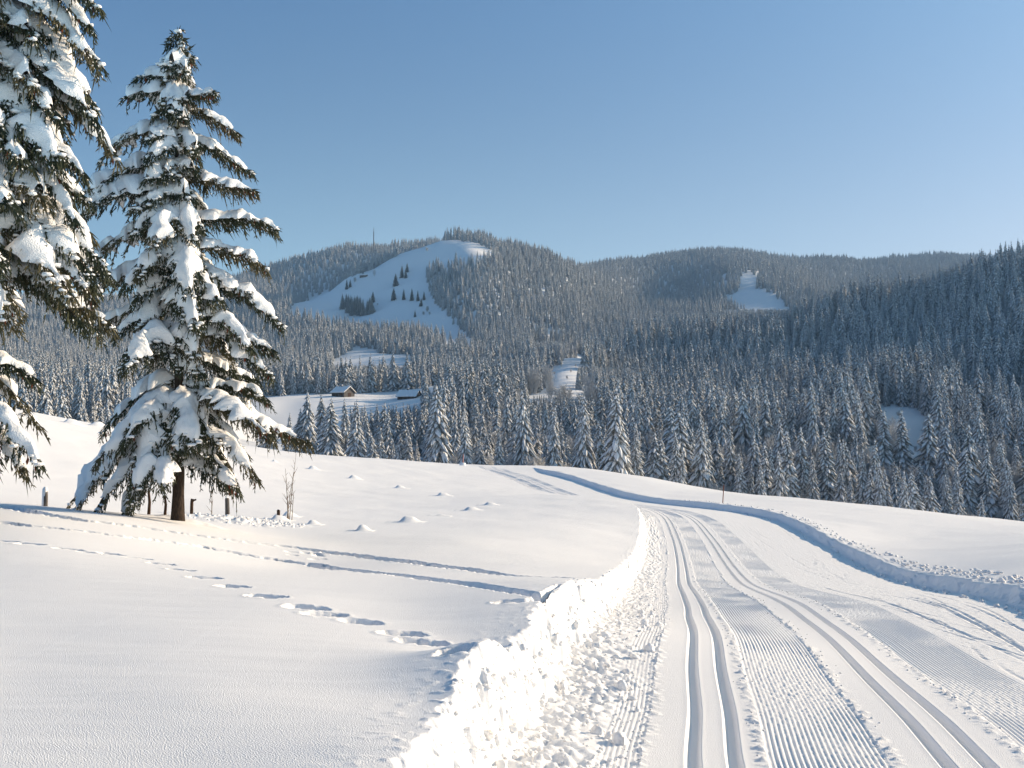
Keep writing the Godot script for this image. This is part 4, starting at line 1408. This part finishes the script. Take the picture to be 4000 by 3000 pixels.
			for j in range(1, ACROSS):
				var u := float(j) / ACROSS * 2.0 - 1.0
				var c: Vector3 = snow.v[first + (k - k0) * (ACROSS * 2) + j]
				var top: Vector3 = pts[k]
				var a: Vector3 = snow.v[first + (k - k0) * (ACROSS * 2)]
				var b: Vector3 = snow.v[first + (k - k0) * (ACROSS * 2) + ACROSS]
				var low := a.lerp(b, float(j) / ACROSS)
				low += (top - a.lerp(b, 0.5)) * (1.0 - u * u) - Vector3(0, 0.025, 0)
				snow.v.append(low)
		var ring := ACROSS * 2
		for k in nrow - 1:
			var a := first + k * ring
			var b := a + ring
			for j in ACROSS:
				snow.i.append_array([a + j, b + j, a + j + 1, b + j, b + j + 1, a + j + 1])
			var lo := []
			lo.append(a)
			for j in range(1, ACROSS):
				lo.append(a + ACROSS + j)
			lo.append(a + ACROSS)
			for j in ACROSS:
				var p0: int = lo[j]
				var p1: int = lo[j + 1]
				snow.i.append_array([p0, p1, p0 + ring, p1, p1 + ring, p0 + ring])
	var b := obj("bough", wood.mesh(self), M.bark, tree)
	obj("needles", green.mesh(self, true), [M.needles, M.needles_warm, M.needles_dark][rng.randi() % 3], b)
	if snow.v.size():
		obj("snow_load", snow.mesh(self), M.bough_snow, b).set_meta("kind", "stuff")
	if cones:
		var cs := Soup.new()
		for k in cones:
			var q := steps - 1 - rng.randi() % maxi(int(steps * 0.3), 1)
			var p := pts[q] + side * rng.randf_range(-0.8, 0.8) * wid[q] - Vector3(0, rng.randf_range(0.03, 0.12), 0)
			cs.spindle(p, p + Vector3(rng.randf_range(-0.02, 0.02), rng.randf_range(-0.13, -0.19), rng.randf_range(-0.02, 0.02)), rng.randf_range(0.022, 0.032), rng.randf(), 0.5)
		obj("cones", cs.mesh(self, true), M.cone, b).set_meta("kind", "stuff")


func big_trunk(tree: Node3D, tall: float, r: float) -> void:
	var s := Soup.new()
	var p := PackedVector3Array()
	var w := PackedFloat32Array()
	for k in 26:
		var f := k / 25.0
		p.append(Vector3(0.05 * sin(f * 7.0), -0.4 + (tall + 0.4) * f, 0.05 * sin(f * 5.0 + 1.0)))
		w.append(maxf(r * pow(1.0 - f, 0.85) * (1.0 + 0.35 * exp(-f * 40.0)), 0.012) * (1.0 + 0.05 * sin(k * 2.3)))
	s.tube(p, w, 12)
	obj("trunk", s.mesh(self), M.bark, tree)


func build_big_spruces() -> void:
	# ---- the free-standing one
	var at := Vector3(-9.14, 0, -27.5)
	at.y = near_y(at.x, at.z) - 0.02
	var t := thing("spruce_tree", "big free-standing spruce loaded with snow beside the fence posts, its trunk bare above the snow", "tree", at)
	t.rotation.z = 0.016
	big_trunk(t, 13.62, 0.17)
	rng.seed = 2024
	# right: [reach, tip height, drop, snow]
	for q in [[0.55, 12.75, 0.05, 0.9], [1.35, 11.6, 0.15, 0.7], [1.75, 10.9, 0.55, 0.8], [2.05, 10.0, 0.55, 0.9], [2.2, 9.05, 0.45, 0.5], [2.5, 8.05, 0.45, 0.8],
			[2.6, 7.0, 0.75, 1.0], [2.75, 5.5, 1.25, 1.2], [2.3, 6.3, 0.8, 0.8], [2.45, 4.75, 1.2, 1.1], [2.9, 3.75, 1.9, 1.1], [2.6, 4.3, 1.3, 0.9],
			[2.5, 3.15, 0.6, 0.5], [3.35, 2.05, 1.2, 0.35], [3.1, 2.6, 1.0, 0.4], [2.6, 1.25, 1.6, 0.6], [2.1, 0.8, 1.7, 0.4], [2.4, 2.5, 1.3, 0.9], [1.9, 1.6, 1.6, 0.8]]:
		bough(t, Vector3(0, q[1] + q[2], 0), rng.randf_range(-0.4, 0.5), q[0] * rng.randf_range(0.9, 1.1), -q[2] - rng.randf_range(-0.15, 0.2), rng.randf_range(-0.05, 0.22), q[3], 14 + rng.randi() % 10, 0.9)
	# left
	for q in [[0.5, 12.7, 0.15, 1.1], [1.0, 12.2, 0.2, 1.2], [1.25, 11.65, 0.4, 1.2], [1.9, 10.1, 0.8, 1.4], [2.25, 9.0, 0.9, 1.5], [2.5, 8.0, 1.3, 1.7], [2.4, 7.0, 1.1, 1.3], 
			[2.35, 6.0, 1.1, 1.2], [2.0, 5.2, 1.0, 0.9], [1.5, 4.85, 1.2, 0.9], [2.05, 2.4, 1.5, 1.6], [1.5, 1.9, 2.0, 1.5], [1.7, 1.2, 2.4, 1.2]]:
		bough(t, Vector3(0, q[1] + q[2], 0), PI + rng.randf_range(-0.5, 0.35), q[0] * 1.12, -q[2], rng.randf_range(-0.1, 0.15), q[3] * 1.15, 3, 1.25)
	# the long skirts that reach the ground at left and in front
	bough(t, Vector3(0, 3.6, 0), PI + 0.12, 3.15, -3.35, -0.55, 2.6, 0, 1.25)
	bough(t, Vector3(0, 3.3, 0), PI - 0.25, 2.7, -2.9, -0.5, 2.2, 0, 1.2)
	bough(t, Vector3(0, 3.0, 0), PI - 0.7, 2.2, -2.7, -0.5, 2.0, 0, 1.3)
	bough(t, Vector3(0, 2.2, 0), PI - 0.9, 1.6, -2.05, -0.5, 2.0, 0, 1.2)
	bough(t, Vector3(0, 3.4, 0), PI * 0.62, 1.8, -2.3, -0.2, 1.9, 2, 1.5)
	bough(t, Vector3(0, 2.6, 0), PI * 0.72, 1.5, -2.2, -0.4, 1.8, 0, 1.3)
	# all round
	var h := 12.6
	while h > 4.5:
		var reach := 0.35 + 2.1 * pow((13.3 - h) / 8.6, 0.8)
		for az in [0.75, 1.3, 1.8, 2.4, 3.9, 4.6, 5.4]:
			if rng.randf() < 0.38:
				continue
			var l: float = reach * rng.randf_range(0.5, 1.0)
			bough(t, Vector3(0, h + rng.randf_range(-0.25, 0.25), 0), az + rng.randf_range(-0.3, 0.3), l, -minf(l * rng.randf_range(0.35, 0.85), h - 4.0), rng.randf_range(-0.05, 0.3), rng.randf_range(0.9, 2.4) if az < 3.0 else rng.randf_range(0.5, 1.1), 2 if az < 1.0 else 0, 1.3)
		h -= 0.56
	# short inner boughs that hide the stem
	for k in 15:
		var l := rng.randf_range(0.45, 0.95)
		bough(t, Vector3(0, 4.95 + k * 0.5, 0), 0.5 + rng.randf() * 2.3, l, -l * rng.randf_range(0.5, 1.0), 0.1, rng.randf_range(0.2, 1.3), 0, 1.2)
	for az in [0.5, 0.95, 1.3, 1.75, 2.3, 3.7, 4.6, 5.5, 0.7, 1.5, 2.0]:
		var l := rng.randf_range(1.5, 2.4)
		var y0 := rng.randf_range(1.9, 3.7)
		bough(t, Vector3(0, y0, 0), az, l, -minf(l * rng.randf_range(0.6, 0.95), y0 - 0.5), rng.randf_range(-0.15, 0.1), rng.randf_range(0.5, 1.3), 2, 1.2)
	for q in 9:
		bough(t, Vector3(0, 13.0 + q * 0.07, 0), q * 2.3, 0.34 - q * 0.025, 0.12, 0.4, 0.5 if q % 3 == 0 else 0.0, 0, 0.5)
	bough(t, Vector3(0, 12.95, 0), 0.9, 0.3, 0.16, 0.5, 0.5, 0, 0.6)
	bough(t, Vector3(0, 13.0, 0), 3.9, 0.28, 0.12, 0.5, 0.5, 0, 0.6)
	# ---- the one cut by the left edge of the view
	at = Vector3(-11.0, 0, -20.0)
	at.y = near_y(at.x, at.z) - 0.05
	t = thing("spruce_tree", "tall dense snow-laden spruce cut off by the left edge of the photo", "tree", at)
	big_trunk(t, 17.5, 0.24)
	rng.seed = 99
	for q in [[3.05, 10.2, 1.5, 0.7], [2.6, 9.95, 1.9, 0.8], [2.8, 9.05, 2.0, 0.9], [2.5, 9.5, 1.8, 1.0], [2.85, 7.95, 2.0, 0.8], [2.95, 7.4, 1.8, 0.6], [2.65, 6.65, 1.9, 0.7], [2.6, 8.4, 2.2, 1.2], [2.55, 5.9, 2.0, 0.9], [2.75, 5.1, 2.2, 1.3],
			[2.9, 4.15, 2.1, 1.0], [2.95, 3.75, 1.8, 0.6], [2.4, 4.6, 2.0, 1.1], [2.5, 5.6, 1.6, 0.6], [1.4, 2.75, 0.8, 0.5], [1.95, 1.2, 1.3, 0.7], [1.4, 1.0, 1.2, 1.0]]:
		bough(t, Vector3(0, q[1] + q[2], 0), rng.randf_range(-0.3, 0.3), q[0], -q[2], rng.randf_range(-0.2, 0.05), q[3], 8, 0.85)
	h = 13.2
	while h > 5.6:
		var reach := 1.2 + 1.9 * clampf((14.5 - h) / 8.0, 0.0, 1.0)
		for az in [-0.9, -0.4, 0.35, 0.75, 1.15, 1.6, 2.2, 3.3, 4.4]:
			if rng.randf() < 0.3:
				continue
			var l: float = reach * rng.randf_range(0.75, 1.0)
			bough(t, Vector3(0, h + rng.randf_range(-0.25, 0.25), 0), az + rng.randf_range(-0.22, 0.22), l, -l * rng.randf_range(0.5, 0.8), rng.randf_range(-0.25, 0.05), rng.randf_range(0.6, 1.8) if az < 2.5 else 0.9, 2, 1.1)
		h -= 0.62
	for az in [0.6, 1.7]:
		bough(t, Vector3(0, 2.3, 0), az, 1.4, -1.2, -0.1, 0.8, 0, 0.9)
	for az in [2.9, 3.6, 4.4, 5.1]:
		bough(t, Vector3(0, 3.2, 0), az, 1.9, -1.5, -0.1, 0.9, 0, 1.0)


# ---------------------------------------------------------------- small things in the snow
func clod_mesh(seed_: int) -> ArrayMesh:
	var s := Soup.new()
	const R := 7
	const S := 12
	s.v.append(Vector3(0, 0.8, 0))
	for q in R:
		var la := PI * (q + 1) / (R + 1)
		for k in S:
			var a := TAU * k / S
			var n := Vector3(sin(la) * cos(a), cos(la), sin(la) * sin(a))
			var f := 1.0 + 0.45 * lump.get_noise_3d(n.x * 2.0 + seed_ * 9.0, n.y * 2.0, n.z * 2.0) + 0.22 * lump.get_noise_3d(n.x * 5.0 + seed_ * 5.0, n.y * 5.0, n.z * 5.0)
			s.v.append(n * f * Vector3(1, 0.8, 1))
	s.v.append(Vector3(0, -0.8, 0))
	for k in S:
		s.i.append_array([0, 1 + k, 1 + (k + 1) % S])
		var l := 1 + (R - 1) * S
		s.i.append_array([1 + R * S, l + (k + 1) % S, l + k])
		for q in R - 1:
			var a := 1 + q * S + k
			var b := 1 + q * S + (k + 1) % S
			s.i.append_array([a, a + S, b, b, a + S, b + S])
	return s.mesh(self)


func scatter(called: String, label: String, category: String, mesh: Mesh, mat: Material, spots: PackedFloat32Array) -> void:
	var mm := MultiMesh.new()
	mm.transform_format = MultiMesh.TRANSFORM_3D
	mm.mesh = mesh
	mm.instance_count = spots.size() / 12
	mm.buffer = spots
	var o := MultiMeshInstance3D.new()
	o.name = numbered(called)
	o.multimesh = mm
	o.material_override = mat
	add_child(o, true)
	tag(o, label, category, "", "stuff")


func build_clods() -> void:
	var shapes := []
	for k in 6:
		shapes.append(clod_mesh(k))
	rng.seed = 8
	for k in 110:
		var d := exp(rng.randf_range(log(5.4), log(17.0)))
		var tr := trail(d)
		var t := -2.12 + pow(rng.randf(), 1.6) * 0.85
		var x := tr.x + t * trail_stretch(d)
		var r := rng.randf_range(0.018, 0.045) * (1.5 if k % 9 == 0 else 1.0)
		var o := obj("snow_clump", shapes[k % 6], M.snow)
		o.position = Vector3(x, near_y(x, -d) + r * 0.1, -d)
		o.rotation = Vector3(rng.randf() * 6.0, rng.randf() * 6.0, rng.randf() * 6.0)
		o.scale = Vector3(r * rng.randf_range(0.8, 1.4), r * rng.randf_range(0.7, 1.1), r * rng.randf_range(0.8, 1.4))
		var size := "large" if r > 0.06 else "fist-sized" if r > 0.04 else "small"
		var reach := "near the bottom of the view" if d < 7.5 else "a few steps up the trail" if d < 11.0 else "farther up the trail"
		tag(o, "%s white snow clump fallen %s the left bank, %s" % [size, "against" if t < -1.9 else "below", reach], "snow clump", "snow clumps below the left bank")
	for k in 6:
		var b := PackedFloat32Array()
		for n in 330:
			var d := exp(rng.randf_range(log(5.0), log(26.0)))
			var tr := trail(d)
			var t := -2.15 + pow(rng.randf(), 1.3) * 0.95
			if n % 5 == 0:
				t = [-0.47, 0.33, 1.17, -1.25][rng.randi() % 4] + rng.randfn(0.0, 0.05)
			elif n % 3 == 0:
				d = exp(rng.randf_range(log(9.0), log(75.0)))
				tr = trail(d)
				t = right_foot(d) + (rng.randf_range(0.5, 1.2) if rng.randf() < 0.8 else rng.randf_range(-0.2, 0.1))
			var x := tr.x + t * trail_stretch(d)
			var r := rng.randf_range(0.006, 0.02) if t < 2.0 else rng.randf_range(0.02, 0.06)
			if absf(t) < 1.4:
				r = rng.randf_range(0.005, 0.011)
			var a := rng.randf() * TAU
			b.append_array([cos(a) * r, 0.0, sin(a) * r, x, 0.0, r * rng.randf_range(0.6, 1.0), 0.0, near_y(x, -d) + r * 0.3, -sin(a) * r, 0.0, cos(a) * r, -d])
		scatter("snow_crumbs", "fine snow crumbs scattered along the banks and tracks", "snow crumbs", shapes[k], M.snow, b)
	for k in 6:
		var b := PackedFloat32Array()
		for n in 120:
			var d := exp(rng.randf_range(log(4.6), log(30.0)))
			var t := -2.03 - absf(rng.randfn(0.0, 0.09)) + rng.randf_range(0.0, 0.05)
			var x := trail(d).x + t * trail_stretch(d)
			var r := rng.randf_range(0.01, 0.028) * (1.8 if n % 13 == 0 else 1.0)
			var a := rng.randf() * TAU
			b.append_array([cos(a) * r, 0.0, sin(a) * r, x, 0.0, r * rng.randf_range(0.6, 1.0), 0.0, near_y(x, -d) - r * 0.25, -sin(a) * r, 0.0, cos(a) * r, -d])
		scatter("snow_crumbs", "crumbled snow sticking to the steep face of the left bank", "snow crumbs", shapes[k], M.snow, b)
	# churned lumps round the posts
	var c := PackedFloat32Array()
	for n in 160:
		var a := rng.randf() * TAU
		var q := sqrt(rng.randf())
		var x := -9.2 + cos(a) * q * 2.2
		var z := -34.0 + sin(a) * q * 1.5
		var r := rng.randf_range(0.02, 0.075)
		c.append_array([cos(a) * r, 0.0, sin(a) * r, x, 0.0, r * 0.8, 0.0, near_y(x, z) - r * 0.1, -sin(a) * r, 0.0, cos(a) * r, z])
	scatter("snow_crumbs", "churned lumps of snow round the post right of the big spruce", "snow crumbs", shapes[2], M.snow, c)


func build_mounds() -> void:
	var words := ["small pointed snow mound high on the left field, nearest the sapling's top", "rounded snow mound in the upper left field, second from the spruce", "snow mound in the middle of the upper field, third in the slanting row", "snow mound fourth in the slanting row across the field", "low snow mound farthest right in the slanting row", "low snow mound just left of the rightmost one", "faint flat snow mound in the middle of the field", "broad snow mound right of the steepest one in the near row", "steep snow mound with a dark left face in the near row", "pointed snow mound just right of the sapling in the near row", "snow mound heaped round the foot of the bare sapling", "snow mound with a dark stump top poking out beside the sapling", "tiny snow mound at the right edge of the big spruce", "small snow mound on the far left slope, left one of two", "small snow mound on the far left slope, right one of two"]
	for k in MOUNDS.size():
		var m: Array = MOUNDS[k]
		var w: float = m[2] * 0.72
		var tall: float = m[2] * ([0.45, 0.42, 0.38, 0.38, 0.33, 0.33, 0.14, 0.4, 0.55, 0.5, 0.5, 0.45, 0.5, 0.4, 0.4][k])
		var v := PackedVector3Array()
		var idx := PackedInt32Array()
		const N := 26
		var reach := w * 2.0
		var y0 := near_y(m[0], m[1])
		for r in N + 1:
			for c in N + 1:
				var px := (float(c) / N * 2.0 - 1.0) * reach
				var pz := (float(r) / N * 2.0 - 1.0) * reach
				var qx := px / w * (2.3 if px < 0.0 else 0.95)
				var q := qx * qx + (pz / w) ** 2 * 1.5
				var y: float = tall * 0.8 * exp(-pow(q, 1.5) * 1.2) * (1.0 + 0.3 * lump.get_noise_2d((px + m[0]) * 1.5, (pz + m[1]) * 1.5))
				var rim := maxf(absf(px), absf(pz)) / reach
				v.append(Vector3(px, near_y(m[0] + px, m[1] + pz) - y0 + y - 0.05 * smoothstep(0.7, 1.0, rim) + 0.003, pz))
		for r in N:
			for c in N:
				var a := r * (N + 1) + c
				idx.append_array([a, a + 1, a + N + 1, a + 1, a + N + 2, a + N + 1])
		var o := obj("snow_mound", mesh_of(v, idx), M.snow)
		o.position = Vector3(m[0], y0, m[1])
		tag(o, words[k], "snow mound", "snow mounds on the left field")


func build_posts() -> void:
	rng.seed = 55
	# fence post right of the big spruce
	var p := Vector3(-9.92, 0, -35.0)
	p.y = near_y(p.x, p.z)
	var post := thing("fence_post", "weathered square wooden fence post standing in churned snow right of the big spruce", "fence post", p)
	var s := Soup.new()
	s.tube(PackedVector3Array([Vector3(0.02, -0.3, 0), Vector3(0, 0.3, 0), Vector3(-0.01, 0.6, 0.01), Vector3(-0.02, 0.66, 0.02)]), PackedFloat32Array([0.085, 0.08, 0.075, 0.05]), 7)
	obj("timber", s.mesh(self), M.timber, post)
	s = Soup.new()
	s.ball(Vector3(-0.02, 0.66, 0.02), Vector3(0.06, 0.025, 0.06), rng, 0.1)
	obj("snow_cap", s.mesh(self), M.snow, post)
	# rounded post at far left
	p = Vector3(-13.2, 0, -28.4)
	p.y = near_y(p.x, p.z)
	post = thing("fence_post", "short fence post with rounded snowy head left of the big spruce", "fence post", p)
	s = Soup.new()
	s.tube(PackedVector3Array([Vector3(0, -0.4, 0), Vector3(0, 0.25, 0), Vector3(0, 0.4, 0), Vector3(0, 0.46, 0)]), PackedFloat32Array([0.07, 0.068, 0.06, 0.03]), 9)
	obj("timber", s.mesh(self), M.timber, post)
	s = Soup.new()
	s.tube(PackedVector3Array([Vector3(-0.025, -0.1, 0.0), Vector3(-0.02, 0.3, 0.0), Vector3(-0.01, 0.47, 0.0), Vector3(0, 0.53, 0)]), PackedFloat32Array([0.07, 0.07, 0.075, 0.035]), 9)
	obj("snow_plaster", s.mesh(self), M.snow, post)
	# broken snag, twigs and stakes under the spruce
	p = Vector3(-10.85, 0, -34.0)
	p.y = near_y(p.x, p.z)
	var snag := thing("broken_stake", "dark broken stake with a knob at its top just right of the spruce trunk", "stake", p)
	s = Soup.new()
	s.tube(PackedVector3Array([Vector3(0, -0.2, 0), Vector3(0.01, 0.4, 0), Vector3(0.04, 0.5, 0)]), PackedFloat32Array([0.06, 0.055, 0.07]), 7)
	s.tube(PackedVector3Array([Vector3(0.02, 0.44, 0), Vector3(0.16, 0.49, 0.02)]), PackedFloat32Array([0.04, 0.03]), 5)
	obj("timber", s.mesh(self), M.dark_timber, snag)
	for q in [[-10.35, -28.6, 0.75, 0.05, "thin dark dead stem under the spruce, left of its trunk"], [-9.75, -28.2, 0.6, 0.045, "dark dead stem close to the left of the spruce trunk"]]:
		p = Vector3(q[0], near_y(q[0], q[1]), q[1])
		var st := thing("dead_stem", q[4], "stem", p)
		s = Soup.new()
		s.tube(PackedVector3Array([Vector3(0, -0.2, 0), Vector3(0.03, q[2] * 0.5, 0), Vector3(0.0, q[2], 0.02)]), PackedFloat32Array([q[3], q[3] * 0.8, q[3] * 0.6]), 6)
		obj("wood", s.mesh(self), M.dark_timber, st)
	# saplings
	for q in [[-8.38, -37.4, 1.75, 1, "thin bare sapling stem at left of the twin saplings in the field"], [-8.1, -36.6, 2.45, 5, "taller bare sapling with several upright twigs at right of the twin saplings"], [-10.2, -34.2, 1.0, 2, "short bare twigs just left of the square fence post"]]:
		p = Vector3(q[0], near_y(q[0], q[1]), q[1])
		var sap := thing("bare_sapling", q[4], "sapling", p)
		for k in q[3]:
			s = Soup.new()
			var tall: float = q[2] * (1.0 if k == 0 else rng.randf_range(0.45, 0.85))
			var lean := Vector3(rng.randf_range(-0.08, 0.12), 0, rng.randf_range(-0.08, 0.08)) * tall
			var foot := Vector3(rng.randf_range(-0.1, 0.1), -0.15, rng.randf_range(-0.1, 0.1)) * (0.3 if k == 0 else 1.0)
			s.tube(PackedVector3Array([foot, foot + lean * 0.4 + Vector3(0, tall * 0.5, 0), foot + lean + Vector3(0, tall, 0)]), PackedFloat32Array([0.016, 0.011, 0.005]), 5)
			for n in int(tall * 5.0):
				var f := rng.randf_range(0.25, 0.9)
				var b := foot + lean * f + Vector3(0, tall * f, 0)
				var a := rng.randf() * TAU
				s.tube(PackedVector3Array([b, b + Vector3(cos(a) * 0.12, 0.16, sin(a) * 0.12) * rng.randf_range(0.6, 1.6)]), PackedFloat32Array([0.007, 0.003]), 4)
			obj("stem", s.mesh(self), M.twig, sap)
	# stump top in its mound
	var m: Array = MOUNDS[11]
	p = Vector3(m[0] + 0.05, near_y(m[0], m[1]) + m[2] * 0.4, m[1])
	s = Soup.new()
	s.tube(PackedVector3Array([Vector3(0, -0.2, 0), Vector3(0, 0.12, 0), Vector3(0.01, 0.15, 0)]), PackedFloat32Array([0.06, 0.06, 0.04]), 7)
	var o := obj("stump_top", s.mesh(self), M.dark_timber)
	o.position = p
	tag(o, "small dark stump top poking from a snow mound left of the saplings", "stump")
	# marker poles
	p = Vector3(14.73, 0, -70.1)
	p.y = near_y(p.x, p.z)
	var pole := thing("marker_pole", "thin reddish-brown marker pole behind the right bank of the trail", "pole", p)
	s = Soup.new()
	s.tube(PackedVector3Array([Vector3(-0.05, -0.4, 0), Vector3(0.07, 1.25, 0)]), PackedFloat32Array([0.035, 0.03]), 7)
	obj("shaft", s.mesh(self), M.red_wood, pole)
	p = Vector3(-6.0, 0, -122.0)
	p.y = near_y(p.x, p.z)
	pole = thing("marker_pole", "pale pink marker stake on the crest where the trail disappears", "pole", p)
	s = Soup.new()
	s.tube(PackedVector3Array([Vector3(0, -0.4, 0), Vector3(0.1, 1.35, 0)]), PackedFloat32Array([0.06, 0.05]), 7)
	obj("shaft", s.mesh(self), M.pink_wood, pole)
	s = Soup.new()
	s.ball(Vector3(0, 0.05, 0), Vector3(0.45, 0.3, 0.4), rng, 0.15)
	obj("snow_foot", s.mesh(self), M.snow, pole)
